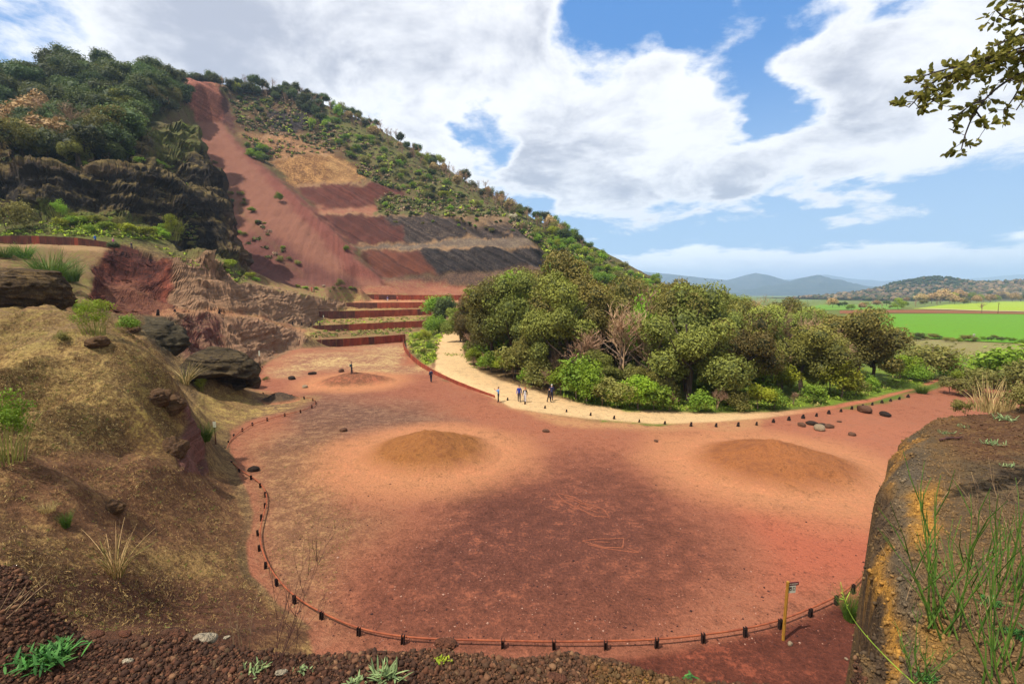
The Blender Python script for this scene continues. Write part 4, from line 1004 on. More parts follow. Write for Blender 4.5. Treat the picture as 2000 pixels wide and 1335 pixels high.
# ------------------------------------------------------------------ low fence of steel stubs and a rusty rail
def post_mesh():
    v, f = [], []
    for (x0, x1, y0, y1, z0, z1) in ((-.055,-.035,-.05,.05,-.15,.36), (.035,.055,-.05,.05,-.15,.36), (-.035,.035,-.008,.008,-.15,.26), (-.05,.05,-.07,-.05,.12,.18)):
        o = len(v); v += [(x, y, z) for x in (x0, x1) for y in (y0, y1) for z in (z0, z1)]
        f += [tuple(i+o for i in q) for q in [(0,1,3,2), (4,6,7,5), (0,4,5,1), (2,3,7,6), (0,2,6,4), (1,5,7,3)]]
    me = bpy.data.meshes.new('post'); me.from_pydata(v, [], f); me.materials.append(M_POST); return me
POST = post_mesh()
def fence(pix, label, rail=True, ext=None, zf=lambda p: 0.0, scale=1.0):
    W = np.array([at_z(a, b, .18) for a, b in pix])
    root = empty('rail_fence', (W[0][0], W[0][1], 0)); tag(root, label, 'fence', 'low steel fences round the floor')
    o0 = np.array([W[0][0], W[0][1], 0])
    t = np.gradient(W[:, :2], axis=0)
    for p, d in zip(W, t):
        o = bpy.data.objects.new('post', POST); COL.objects.link(o); o.parent = root
        o.location = (p[0]-o0[0], p[1]-o0[1], 0); o.rotation_euler = (R.uniform(-.06, .06), R.uniform(-.06, .06), math.atan2(d[1], d[0])+R.uniform(-.1, .1)); o.scale = (scale, scale, scale*R.uniform(.92, 1.08))
    if rail:
        Q = W.copy()
        if ext is not None: Q = np.vstack([ext[0], Q, ext[1]]) if ext[1] is not None else np.vstack([ext[0], Q])
        nrm = np.gradient(Q[:, :2], axis=0); nrm = np.stack([nrm[:, 1], -nrm[:, 0]], 1); nrm /= np.linalg.norm(nrm, axis=1)[:, None]
        Q[:, :2] += nrm*.085*RAILSIDE; Q[:, 2] = .24
        Q = smooth_line(Q, 2); V, F = tube(Q, .032, 8)
        r = mesh_obj('rail', V-o0, F, M_RAIL, root, smooth=True)
    return root
RAILSIDE = 1
NEAR = [(1691,1124),(1667,1150),(1634,1172),(1583,1195),(1524,1218),(1456,1234),(1374,1246),(1282,1255),(1183,1258),(1082,1259),(982,1257),(884,1255),(786,1250),(700,1234),(627,1203),(575,1172),(540,1138),(518,1104),(506,1071),(503,1041),(510,1012),(517,988),(518,966),(508,948),(490,933),(467,920),(452,905),(441,892),(440,878),(446,865),(457,851),(473,840),(493,828),(522,819),(556,810),(587,803),(609,794),(616,786),(611,780),(594,777),(570,773),(540,770.5),(514,769)]
fence(NEAR, 'long low fence of dark stubs and rusty rail curving round the red floor', ext=(np.array([at_z(1730,1085,.18)]), np.array([at_z(495,767,.18)])))
FAR = [(485,741),(497,736),(503,732),(507,728),(510,723),(512,718),(513,714),(514.5,708.5),(517.6,703),(528,700),(544.6,698),(556,695),(560,692),(566,688.5),(576,686.5),(587,685)]
fence(FAR, 'far low fence of dark stubs below the pink eroded rock', scale=1.25)
ORD = ['first','second','third','fourth','fifth','sixth','seventh','eighth','ninth','tenth','eleventh','twelfth','thirteenth','fourteenth','fifteenth','sixteenth','seventeenth','eighteenth','nineteenth','twentieth','twenty-first','twenty-second','twenty-third','twenty-fourth','twenty-fifth']
STUBS = [(991,781),(1025,787),(1064,795),(1106,802),(1153,809),(1199,816),(1248,822),(1298,826),(1349,830),(1398,831),(1441,830),(1477,828),(1510,823),(1540,819),(1568,815),(1594,811),(1618,806),(1642,802),(1663,797),(1684,793),(1703,789),(1722,785),(1739,781.5),(1756,778),(1773,774)]
def stub_mesh():
    bm = bmesh.new()
    for (sx, sy, sz, tx) in ((.26, .16, .34, .5), (.10, .30, .20, 0.9)):
        r = bmesh.ops.create_cube(bm, size=1.0); 
        for v in r['verts']:
            top = v.co.z > 0
            v.co.x *= sx*(tx if top else 1); v.co.y *= sy*(tx if top else 1); v.co.z = (sz if top else -.1)
            if top: v.co.x += .05
    me = bpy.data.meshes.new('stub'); bm.to_mesh(me); bm.free(); me.materials.append(M_POST); return me
STUB = stub_mesh()
for i, (px, py) in enumerate(STUBS):
    p = at_z(px, py+2, 0); o = bpy.data.objects.new('steel_stub', STUB); COL.objects.link(o)
    o.location = (p[0], p[1], float(zt(p[0], p[1]))); s = R.uniform(.9, 1.15) if i > 7 else R.uniform(.75, .95); o.scale = (s, s, s); o.rotation_euler = (0, 0, R.uniform(-.5, .5))
    tag(o, f'{ORD[i]} low dark stub along the road, counting from the end of the steel wall', 'stub', 'stubs edging the road')
for i, (px, py) in enumerate([(308,611),(341,610),(428,609),(571,631),(589,632),(607,632),(624,632)]):
    p = hit(px, py+3, 50); 
    if p is None: continue
    o = bpy.data.objects.new('steel_stub', STUB); COL.objects.link(o); o.location = p; o.scale = (1.5, 1.5, 1.9)
    tag(o, f'{ORD[i]} dark stub from the left on the ledge above the pink eroded rock', 'stub', 'stubs on the middle terrace')

# ------------------------------------------------------------------ signs
p = at_z(1529.5, 1249, 0)
sg = empty('signpost', p); tag(sg, 'yellow wooden signpost with dark red and white plates', 'signpost')
V, F = tube([(0, 0, -.3), (0, 0, 1.0), (0.012, 0, 2.06)], [.05, .05, .048], 12); mesh_obj('post', V, F, M_WOODY, sg, smooth=False)
hd = box_part('header_plate', .03, .41, -.012, .012, 1.92, 2.03, M_SIGNR, sg)
for k, (a, b_) in enumerate(((.07,.12), (.14,.22), (.235,.30), (.31,.37))): box_part('lettering', a, b_, -.0155, -.0125, 1.965, 1.985, M_WHITE, hd)
wp = box_part('pictogram_plate', .05, .31, -.01, .01, 1.66, 1.905, M_WHITE, sg)
box_part('pictogram', .07, .16, -.0135, -.0105, 1.75, 1.87, M_SIGND, wp); box_part('pictogram', .20, .29, -.0135, -.0105, 1.75, 1.87, M_SIGND, wp)
box_part('print', .225, .265, -.0165, -.0138, 1.77, 1.85, M_WHITE, wp); box_part('print', .10, .13, -.0165, -.0138, 1.78, 1.81, M_WHITE, wp)
sg.rotation_euler = (0, .02, math.radians(8))
p = hit(422, 868, 15) 
sg = empty('signpost', p); tag(sg, 'thin brown signpost with a small pale plate beside the purple rock', 'signpost')
V, F = tube([(0, 0, -.3), (-.06, 0, 1.75)], .045, 8); mesh_obj('post', V, F, M_WOODB, sg); box_part('plate', -.10, .12, -.075, -.055, 1.3, 1.72, M_WHITE, sg)
p = hit(508, 715, 40)
sg = empty('signpost', p); tag(sg, 'slim pole with a white plate at the dark cleft behind the far fence', 'signpost')
V, F = tube([(0, 0, -.3), (0, 0, 2.4)], .04, 8); mesh_obj('post', V, F, M_WOODB, sg); box_part('plate', -.12, .12, -.07, -.05, 1.6, 2.4, M_WHITE, sg)
p = hit(632, 622, 90)
if p: 
    sg = empty('signpost', p); tag(sg, 'small white marker in front of the middle terrace wall', 'signpost')
    V, F = tube([(0, 0, -.3), (0, 0, 1.0)], .05, 8); mesh_obj('post', V, F, M_WHITE, sg); box_part('plate', -.14, .14, -.08, -.055, .4, 1.0, M_WHITE, sg)
p = at_z(1901, 662, .16)
sg = empty('signpost', p); tag(sg, 'small white notice at the near edge of the green field', 'signpost')
V, F = tube([(0, 0, 0), (0, 0, .8)], .05, 8); mesh_obj('post', V, F, M_WHITE, sg); box_part('plate', -.3, .3, -.09, -.055, .7, 1.4, M_WHITE, sg)
p = at_z(1949, 612, .2)
sg = empty('telegraph_pole', p); tag(sg, 'thin dark wooden pole standing by the far field path', 'pole')
V, F = tube([(0, 0, 0), (0, 0, 6.5)], [.16, .1], 8); mesh_obj('pole', V, F, M_WOODB, sg); box_part('crossbar', -.7, .7, -.18, -.1, 5.8, 5.95, M_WOODB, sg)

# figures scratched into the gravel of the floor
def drawing(lines, label, seed):
    mb = MB(); o0 = np.array(at_z(*lines[0][0], 0)); rr = random.Random(seed)
    for ln in lines:
        W = resample([at_z(a, b, 0) for a, b in ln], .25)
        W[:, 0] += [rr.uniform(-.025, .025) for _ in W]; W[:, 1] += [rr.uniform(-.025, .025) for _ in W]; W[:, 2] = np.maximum(zt(W[:, 0], W[:, 1])-.004, 0)
        mb.add(*tube(W-o0, .030, 6))
    o = mb.build('gravel_drawing', M_FURROW, smooth=True); o.location = tuple(o0); tag(o, label, 'ground drawing', 'figures scratched in the gravel')
M_FURROW = plain_mat('raked_gravel', A(172,98,70,.62), .95, col2=A(134,74,58,.62), nscale=14, bump=.5)
q = lambda x, y: (560+x*.6, 800+y*.6)
drawing([[q(878,270),q(935,283),q(962,300),q(1035,325),q(1050,350),q(1000,345),q(945,318),q(900,297),q(878,270)], [q(905,283),q(950,300),q(1010,322)], [q(945,318),q(962,300)], [q(955,312),q(1015,335)]], 'long arrow-like figure raked into the maroon gravel', 3)
drawing([[q(965,425),q(1030,420),q(1098,417),q(1095,450),q(1030,447),q(965,428)], [q(1098,417),q(1092,452)], [q(980,438),q(1060,455),q(1155,465),q(1110,450)], [q(1000,428),q(1050,432)]], 'pointed boat-like figure raked into the gravel nearer the camera', 4)

# ------------------------------------------------------------------ vegetation: prototypes
def A(r, g, b, k=0.78): return srgb(r, g, b, k)
def leaf_mat(name, dark, light, trans=.25, hue=.12, rough=.65):
    m = bpy.data.materials.new(name); m.use_nodes = True; T = NT(m.node_tree)
    out = T.new('ShaderNodeOutputMaterial'); df = T.new('ShaderNodeBsdfPrincipled'); tr = T.new('ShaderNodeBsdfTranslucent'); mx = T.new('ShaderNodeMixShader')
    df.inputs['Roughness'].default_value = rough; df.inputs['Specular IOR Level'].default_value = .25
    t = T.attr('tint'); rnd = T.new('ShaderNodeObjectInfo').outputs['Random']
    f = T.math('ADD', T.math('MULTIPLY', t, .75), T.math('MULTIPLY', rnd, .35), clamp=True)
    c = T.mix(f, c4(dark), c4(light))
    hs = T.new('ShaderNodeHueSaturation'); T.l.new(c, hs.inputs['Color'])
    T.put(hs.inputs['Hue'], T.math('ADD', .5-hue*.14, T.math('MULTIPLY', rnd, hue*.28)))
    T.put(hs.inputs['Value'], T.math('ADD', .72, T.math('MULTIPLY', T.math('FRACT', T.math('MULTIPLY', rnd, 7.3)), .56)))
    T.l.new(hs.outputs[0], df.inputs['Base Color']); T.l.new(hs.outputs[0], tr.inputs['Color'])
    mx.inputs[0].default_value = trans
    T.l.new(df.outputs[0], mx.inputs[1]); T.l.new(tr.outputs[0], mx.inputs[2]); T.l.new(mx.outputs[0], out.inputs[0]); return m
L_OAK = leaf_mat('oak_leaves', A(52,62,22), A(164,158,68), .16, .36)
L_OAKD = leaf_mat('dark_oak_leaves', A(44,58,28), A(116,126,60), .22, .3)
L_LIME = leaf_mat('spring_leaves', A(92,118,24), A(172,188,50), .3, .3)
L_GREEN = leaf_mat('green_leaves', A(84,120,30), A(150,176,56), .3)
L_OLIVE = leaf_mat('olive_leaves', A(96,98,46), A(158,150,76), .3)
L_TWIG = leaf_mat('bare_twigs', A(130,100,74), A(192,156,122), 0, .06, .8)
L_TAN = leaf_mat('budding_twigs', A(160,128,84), A(206,176,120), .1, .08, .8)
L_BROOM = leaf_mat('broom_stems', A(52,84,24), A(112,142,50), .15)
L_DRY = leaf_mat('dry_grass', A(150,124,76), A(206,182,122), .2, .06)
L_BLOS = leaf_mat('pale_blossom', A(170,160,128), A(214,204,176), .2, .05)
M_BARK = plain_mat('bark', A(96,80,66), .9, col2=A(66,54,46), nscale=5, bump=.3)
M_BARKL = plain_mat('grey_bark', A(140,116,96), .9, col2=A(104,86,72), nscale=5, bump=.3)

def leaves(C, N, a, b, rs, spread=.7):
    """diamond leaves at C, roughly facing N"""
    n = len(C); N = N + spread*rs.normal(size=(n, 3)); N /= np.linalg.norm(N, axis=1)[:, None]+1e-9
    t = rs.normal(size=(n, 3)); t -= (t*N).sum(1)[:, None]*N; t /= np.linalg.norm(t, axis=1)[:, None]+1e-9
    s = np.cross(N, t); k = rs.uniform(.65, 1.35, n)[:, None]
    V = np.stack([C-t*a*k, C+s*b*k+N*b*.3*k, C+t*a*k, C-s*b*k+N*b*.3*k], 1).reshape(-1, 3)
    F = np.arange(n*4).reshape(n, 4); return V, F
def mesh_data(name, V, F, mat, tint=None, smooth=False):
    o = mesh_obj(name, np.asarray(V, float), np.asarray(F), mat, smooth=smooth); me = o.data
    if tint is not None: vflt(o, 'tint', tint)
    bpy.data.objects.remove(o); return me
def trunk_mesh(h, r, mat, seed, limbs=5, spread=.35, name='trunk'):
    rr = random.Random(seed); mb = MB(); top = (rr.uniform(-.04, .04)*h, rr.uniform(-.04, .04)*h, h*.75)
    mb.tube([(0, 0, -.4), (rr.uniform(-.1, .1), rr.uniform(-.1, .1), h*.28), (top[0]*.5, top[1]*.5, h*.5), top], [r*1.25, r*.9, r*.6, r*.25], 7)
    for i in range(limbs):
        a = 6.28*i/limbs+rr.uniform(-.4, .4); z0 = h*rr.uniform(.22, .5); L = h*spread*rr.uniform(.8, 1.2)
        mb.tube([(0, 0, z0), (math.cos(a)*L*.5, math.sin(a)*L*.5, z0+L*.35), (math.cos(a)*L, math.sin(a)*L, z0+L*.9)], [r*.5, r*.32, r*.1], 5)
    o = mb.build(name, mat); me = o.data; bpy.data.objects.remove(o); return me
def crown_mesh(seed, n, leaf, mat, lobes=16, rad=.36, zc=.60, zr=.38, core=True, lobe_r=(.30, .5), asp=.5, loose=.0, low=.12, kmax=.78):
    """a crown for a tree one metre tall: lobes of leaf-sized faces"""
    rs = np.random.RandomState(seed); Cs = []
    for i in range(lobes):
        d = rs.normal(size=3); d /= np.linalg.norm(d); 
        if d[2] < -.55: d[2] *= -.4
        k = rs.uniform(.35, kmax)
        Cs.append((d[0]*rad*k, d[1]*rad*k, max(zc+d[2]*zr*k, low+.08), rad*rs.uniform(*lobe_r)))
    Cs = np.array(Cs); area = Cs[:, 3]**2; cnt = np.maximum(8, (n*area/area.sum()).astype(int))
    VV, FF, TT = [], [], []; off = 0
    for (x, y, z, r), k in zip(Cs, cnt):
        d = rs.normal(size=(k, 3)); d /= np.linalg.norm(d, axis=1)[:, None]
        bump = 1 + .22*fbm(d[:, 0]*2.2+x*9, d[:, 1]*2.2+y*9, d[:, 2]*2.2, o=3, seed=seed)
        q = np.clip(rs.normal(1.0, .10+loose, k), .45, 1.4)*bump
        P = np.array([x, y, z])+d*(r*q)[:, None]*np.array([1, 1, .88])
        nn = d+np.array([0, 0, .35])
        ok = P[:, 2] > low
        P, nn = P[ok], nn[ok]
        V, F = leaves(P, nn, leaf, leaf*asp, rs)
        lobe_t = rs.uniform(0, .35)
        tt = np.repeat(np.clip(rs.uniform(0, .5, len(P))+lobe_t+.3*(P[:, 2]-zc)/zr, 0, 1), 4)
        VV.append(V); FF.append(F+off); TT.append(tt); off += len(V)
        if core:
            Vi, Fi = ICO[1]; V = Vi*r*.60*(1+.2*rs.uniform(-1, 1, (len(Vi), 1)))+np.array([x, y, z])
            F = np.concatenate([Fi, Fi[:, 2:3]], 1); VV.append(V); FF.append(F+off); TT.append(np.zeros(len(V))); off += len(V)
    V, F, Tn = np.concatenate(VV), np.concatenate(FF), np.concatenate(TT)
    # core triangles carry a doubled index; rebuild as pydata-safe lists
    me = bpy.data.meshes.new('crown')
    fl = [tuple(f) if f[2] != f[3] else tuple(f[:3]) for f in F.tolist()]
    me.from_pydata(V.tolist(), [], fl); me.materials.append(mat)
    at = me.attributes.new('tint', 'FLOAT', 'POINT'); at.data.foreach_set('value', Tn.astype(np.float32))
    return me
def twig_mesh(seed, mat, n1=8, n2=6, n3=7, n4=4, rad=.34, thick=.012, leafn=0):
    """limbs and fine twigs of a leafless crown, tree one metre tall"""
    rr = random.Random(seed); V, F, Tn = [], [], []
    def seg(p, q, r0, r1):
        d = (q-p); a = d.orthogonal().normalized(); b = d.cross(a).normalized(); o = len(V)
        for (c, r) in ((p, r0), (q, r1)):
            for k in range(3):
                an = 2.094*k; V.append(tuple(c+(a*math.cos(an)+b*math.sin(an))*r))
        for k in range(3): F.append((o+k, o+(k+1) % 3, o+3+(k+1) % 3, o+3+k))
        Tn.extend([rr.uniform(.2, .9)]*6)
    def twig(p, q, w):
        d = (q-p).normalized(); a = d.orthogonal(); a.rotate(Matrix.Rotation(rr.uniform(0, 6.28), 3, d)); a = a.normalized()*w; o = len(V)
        V.extend([tuple(p-a), tuple(p+a), tuple(q)]); F.append((o, o+1, o+2)); Tn.extend([rr.uniform(.1, 1)]*3)
    def grow(p, d, L, r, lev):
        m = p+d*L*.5+Vector((rr.uniform(-1, 1), rr.uniform(-1, 1), rr.uniform(-1, 1)))*L*.08; e = m+(d+Vector((rr.uniform(-1, 1), rr.uniform(-1, 1), rr.uniform(0, 1)))*.25).normalized()*L*.5
        if lev < 3: seg(p, m, r, r*.8); seg(m, e, r*.8, r*.55)
        else: twig(p, e, r*2.6)
        if lev >= 4: return
        for i in range((n1, n2, n3, n4)[lev]):
            t = rr.uniform(.3, 1.0); b = p.lerp(m, t*2) if t < .5 else m.lerp(e, t*2-1)
            nd = (d*.7+Vector((rr.uniform(-1, 1), rr.uniform(-1, 1), rr.uniform(-.35, .9)))*.75).normalized()
            grow(b, nd, L*rr.uniform(.42, .68), r*.5, lev+1)
    grow(Vector((0, 0, .08)), Vector((0, 0, 1)), .5, thick, 0)
    me = bpy.data.meshes.new('crown'); me.from_pydata(V, [], F); me.materials.append(mat)
    at = me.attributes.new('tint', 'FLOAT', 'POINT'); at.data.foreach_set('value', np.array(Tn, np.float32)); return me
def blade_mesh(seed, mat, n=260, h=1.0, r=.25, lean=.45, w=.012, tip=.5, name='crown', seg=3):
    """upright stems of broom or grass, plant one metre tall"""
    rs = np.random.RandomState(seed); V, F, Tn = [], [], []
    for i in range(n):
        a = rs.uniform(0, 6.28); q = r*math.sqrt(rs.uniform()); x, y = math.cos(a)*q*.6, math.sin(a)*q*.6
        L = h*rs.uniform(.28, 1.0); ln = lean*rs.uniform(.1, 1.2); da = a+rs.normal(0, .5); o = len(V); sd = rs.uniform(0, 6.28); ww = w*rs.uniform(.6, 1.4)
        for k in range(seg+1):
            t = k/seg; wx = ww*(1-t*(1-tip)); off = ln*L*t**1.6
            cx, cy, cz = x+math.cos(da)*off, y+math.sin(da)*off, L*t*(1-.25*ln*t)
            V += [(cx-math.cos(sd)*wx, cy-math.sin(sd)*wx, cz), (cx+math.cos(sd)*wx, cy+math.sin(sd)*wx, cz)]
        for k in range(seg): F.append((o+2*k, o+2*k+1, o+2*k+3, o+2*k+2))
        Tn += [rs.uniform(0, 1)]*(2*(seg+1))
    me = bpy.data.meshes.new(name); me.from_pydata(V, [], F); me.materials.append(mat)
    at = me.attributes.new('tint', 'FLOAT', 'POINT'); at.data.foreach_set('value', np.array(Tn, np.float32)); return me

PROTO = {}
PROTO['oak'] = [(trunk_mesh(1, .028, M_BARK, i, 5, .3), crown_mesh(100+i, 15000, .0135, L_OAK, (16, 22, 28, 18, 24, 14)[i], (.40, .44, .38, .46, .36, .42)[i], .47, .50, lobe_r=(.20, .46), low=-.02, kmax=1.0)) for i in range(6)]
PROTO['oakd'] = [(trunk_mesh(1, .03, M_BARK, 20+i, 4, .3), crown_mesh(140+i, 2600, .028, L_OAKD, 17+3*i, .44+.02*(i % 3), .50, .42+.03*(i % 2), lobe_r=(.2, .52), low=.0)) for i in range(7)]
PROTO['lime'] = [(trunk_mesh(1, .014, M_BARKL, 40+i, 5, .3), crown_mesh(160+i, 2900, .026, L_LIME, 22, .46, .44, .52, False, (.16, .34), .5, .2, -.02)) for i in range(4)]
PROTO['limes'] = [(trunk_mesh(1, .014, M_BARKL, 50+i, 4, .3), crown_mesh(180+i, 800, .05, L_LIME, 12, .46, .5, .46, False, (.2, .4), .55, .15, .03)) for i in range(3)]
PROTO['green'] = [(trunk_mesh(1, .014, M_BARKL, 60+i, 4, .3), crown_mesh(200+i, 1300, .040, L_GREEN, 16, .5, .42, .5, False, (.2, .4), .5, .18, -.02)) for i in range(4)]
PROTO['olive'] = [(trunk_mesh(1, .014, M_BARKL, 70+i, 4, .3), crown_mesh(220+i, 1300, .040, L_OLIVE, 16, .5, .42, .5, False, (.2, .4), .45, .2, -.02)) for i in range(3)]
PROTO['spring'] = [(blade_mesh(400+i, L_OLIVE, 70, .8, .3, .5, .006, .4, 'stems'), crown_mesh(410+i, 2300, .017, L_LIME, 26, .36, .5, .5, False, (.12, .3), .5, .3, -.02)) for i in range(2)]
PROTO['stick'] = [(blade_mesh(430+i, L_TAN, 60, .95, .16, .95, .006, .3, 'stems', 5), blade_mesh(440+i, L_OLIVE, 40, .8, .2, .9, .006, .8)) for i in range(2)]
PROTO['bare'] = [(trunk_mesh(1, .016, M_BARKL, 80+i, 5, .35), twig_mesh(240+i, L_TWIG)) for i in range(4)]
PROTO['bares'] = [(trunk_mesh(1, .018, M_BARKL, 90+i, 4, .35), twig_mesh(260+i, L_TWIG, 6, 5, 5, 0, thick=.016)) for i in range(3)]
PROTO['tan'] = [(trunk_mesh(1, .016, M_BARKL, 95+i, 4, .35), crown_mesh(280+i, 1500, .05, L_TAN, 14, .45, .5, .46, False, (.25, .45), .5, .14, .02)) for i in range(3)]
PROTO['blos'] = [(trunk_mesh(1, .016, M_BARKL, 98+i, 4, .35), crown_mesh(290+i, 700, .05, L_BLOS, 11, .42, .5, .44, False, (.25, .4), .5, .2, .05)) for i in range(2)]
PROTO['broom'] = [(blade_mesh(300+i, L_BROOM, 90, .35, .3, .7, .012, .6, 'stems'), blade_mesh(310+i, L_BROOM, 420, 1, .42, .85, .009, .3)) for i in range(3)]
PROTO['tuft'] = [(blade_mesh(320+i, L_DRY, 40, .3, .5, .5, .012, .6, 'stems'), blade_mesh(330+i, L_DRY, 160, 1, .8, .6, .014, .2)) for i in range(2)]
_pk = {}
def plant(kind, loc, h, label, cat, group=None, name=None, wide=1.0, parts=('trunk', 'crown'), rz=None, sink=.0):
    i = _pk.get(kind, 0); _pk[kind] = i+1
    if name == 'shrub': name = {'olive': 'olive_shrub', 'green': 'green_shrub', 'lime': 'lime_shrub', 'limes': 'lime_shrub', 'oakd': 'oak_shrub', 'bares': 'bare_shrub', 'bare': 'bare_shrub', 'blos': 'blossom_shrub', 'spring': 'spring_shrub', 'broom': 'broom_shrub'}.get(kind, 'shrub')
    a, b = PROTO[kind][i % len(PROTO[kind])]
    root = empty(name or 'tree', (loc[0], loc[1], loc[2]-sink), R.uniform(0, 6.28) if rz is None else rz)
    s = h; root.scale = (s*wide, s*wide*R.uniform(.92, 1.08), s)
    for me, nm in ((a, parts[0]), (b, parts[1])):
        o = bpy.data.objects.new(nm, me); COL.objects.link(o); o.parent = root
    tag(root, label, cat, group); return root

# ------------------------------------------------------------------ vegetation: the grove behind the road
SIL = [(880,590),(905,585),(940,560),(960,532),(1000,520),(1045,532),(1075,520),(1110,508),(1160,528),(1200,545),(1240,538),(1290,546),(1335,538),(1400,560),(1450,572),(1500,575),(1590,582),(1640,606),(1700,614),(1730,650),(1740,700)]
SILX = np.array([p[0] for p in SIL]); SILY = np.array([p[1] for p in SIL])
def fit_h(px, x, y, z, top):
    d = pix_dir(px, top); return H + d[2]*y/d[1] - z
def gz(x, y): return float(zt(x, y))
# hero trees: px centre, base row (ground), top row, kind, width factor, label
HERO = [
 (1342,786,588,'oak',1.0,'broadest evergreen oak at the front of the grove beside the road'),
 (1440,778,604,'oak',.82,'tall narrow evergreen oak just right of the broadest oak'),
 (1575,768,626,'oak',1.05,'rounded grey green oak near the right end of the grove'),
 (1668,752,606,'oak',1.1,'dark spreading oak at the right end of the grove'),
 (1700,748,640,'oak',1.0,'dark oak closing the right tip of the grove'),
 (1155,742,552,'oak',.9,'tall evergreen oak left of the bare trees in the grove'),
 (900,668,588,'oak',.85,'small dark oak leaning over the bend of the road'),
 (868,640,572,'oakd',.7,'slim dark young oak at the end of the terrace walls'),
 (998,690,518,'oak',.85,'dark round oak at the upper left of the grove'),
 (955,706,612,'oak',.8,'dark oak behind the bend at the left of the grove'),
 (1075,735,590,'bare',1.0,'leafless brown tree left of centre in the grove'),
 (1215,770,590,'bare',1.1,'large leafless tree standing at the centre of the grove front'),
 (1270,775,620,'bare',1.0,'leafless pinkish tree left of the broadest oak'),
 (1520,768,684,'bare',.9,'small leafless tree between the oaks on the right of the grove'),
 (1030,738,640,'oak',.8,'half hidden oak above the lime shrubs at the road bend'),
 (1245,765,548,'lime',.45,'tall thin lime green tree rising from the grove'),
 (960,690,590,'bare',1.1,'pale leafless tree above the left bend of the road'),
 (1490,776,640,'oak',.85,'yellowish oak behind the small leafless tree'),
 (1110,728,506,'oak',.75,'tallest dark oak at the back of the grove, left of centre'),
 (1055,722,532,'oak',.75,'oak at the back of the grove beside the tallest one'),
 (1175,735,530,'oak',.75,'oak at the back of the grove right of the tallest one'),
 (1330,760,540,'oak',.8,'high oak behind the broadest oak'),
 (1300,758,556,'oak',.7,'dark oak behind the leafless pinkish tree'),
 (1135,765,640,'bare',1.2,'leafless tan tree over the lime shrubs left of centre'),
 (1405,775,650,'bare',1.0,'leafless tree between the broadest oak and the narrow oak'),
 (930,700,625,'bare',1.2,'pale leafless shrub tree above the road bend'),
 (1625,764,650,'bare',.8,'leafless twigs between the two dark oaks on the right')]
GP = []
for px, by, ty, kd, w, lb in HERO:
    p = hit(px, by, 30)
    if p is None: p = at_z(px, by, 1.0)
    h = fit_h(px, p[0], p[1], p[2], ty)*1.04; GP.append((p[0], p[1]))
    plant(kd, p, h, lb, 'tree', 'trees of the grove', 'oak_tree' if 'oak' in kd else ('bare_tree' if kd == 'bare' else 'spring_tree'), w*1.05)
GROVE = [(880,668),(905,694),(935,722),(975,738),(1050,756),(1150,782),(1300,796),(1450,796),(1600,780),(1700,765),(1735,755)]
gw = [hit(a, b-6, 30) or at_z(a, b-6, .5) for a, b in GROVE]
gx = np.array([p[0] for p in gw]); gy = np.array([p[1] for p in gw])
fill_l = {'oak': 'evergreen oak in the depth of the grove, seen only in part', 'bare': 'leafless tree in the depth of the grove, seen only in part', 'lime': 'young lime green tree in the depth of the grove', 'olive': 'olive toned shrub in the depth of the grove'}
cnt = 0; tries = 0
while cnt < 84 and tries < 6000:
    tries += 1
    x = R.uniform(-12, 52); fy = float(np.interp(x, gx, gy)); y = fy + R.uniform(3, 46)
    z = gz(x, y); px, _ = project(x, y, z)
    if px < 890 or px > 1715: continue
    if min(math.hypot(x-a, y-b) for a, b in GP) < 3.7: continue
    top = float(np.interp(px, SILX, SILY))
    hm = fit_h(px, x, y, z, top)
    if hm < 4: continue
    h = min(hm*R.uniform(.86, 1.0), 14.5); GP.append((x, y)); cnt += 1
    kd = R.choices(['oak', 'bare', 'olive', 'lime'], [.56, .30, .08, .06])[0]
    plant(kd, (x, y, z), h, fill_l[kd]+(', far left' if px < 1000 else ', left' if px < 1150 else ', centre' if px < 1350 else ', right' if px < 1550 else ', far right')+(' front' if y < fy+18 else ' back'), 'tree', 'trees in the depth of the grove', {'oak': 'oak_tree', 'bare': 'bare_tree', 'olive': 'olive_tree', 'lime': 'spring_tree'}[kd], R.uniform(.85, 1.05) if h < 10 else R.uniform(.7, .88))
# front shrubs along the road
SH = [(915,692,30,'green'),(925,712,42,'lime'),(945,722,34,'green'),(962,728,40,'green'),(985,735,52,'lime'),(1010,742,62,'olive'),(1030,750,44,'green'),(1052,756,50,'olive'),(1075,764,46,'bare'),(1100,772,60,'lime'),(1125,780,84,'green'),(1150,785,90,'lime'),(1175,790,70,'olive'),(1200,794,52,'green'),(1225,797,60,'olive'),(1250,800,62,'lime'),(1280,802,52,'green'),(1310,803,50,'bare'),(1365,804,46,'green'),(1400,804,40,'bare'),(1440,803,46,'olive'),(1485,800,62,'lime'),(1510,798,50,'green'),(1550,793,36,'bare'),(1590,788,38,'green'),(1640,778,64,'lime'),(1665,772,50,'olive'),(1700,764,36,'green'),(1090,752,80,'bare'),(1190,770,70,'olive'),(1300,790,64,'olive'),(1420,792,60,'oak')]
names = {'oak': 'dark evergreen', 'green': 'green', 'lime': 'lime green', 'olive': 'olive', 'bare': 'leafless brown'}; cc = {}
for i, (px, by, hpx, kd) in enumerate(SH):
    p = hit(px, by, 30) or at_z(px, by, 0); h = hpx*p[1]/FPX*R.uniform(.85, 1.5); cc[kd] = cc.get(kd, 0)+1
    plant(kd, p, h, f'{ORD[cc[kd]-1]} {names[kd]} shrub from the left along the road edge of the grove', 'shrub', 'shrubs along the road edge of the grove', 'shrub', 1.15, ('stems', 'foliage'))
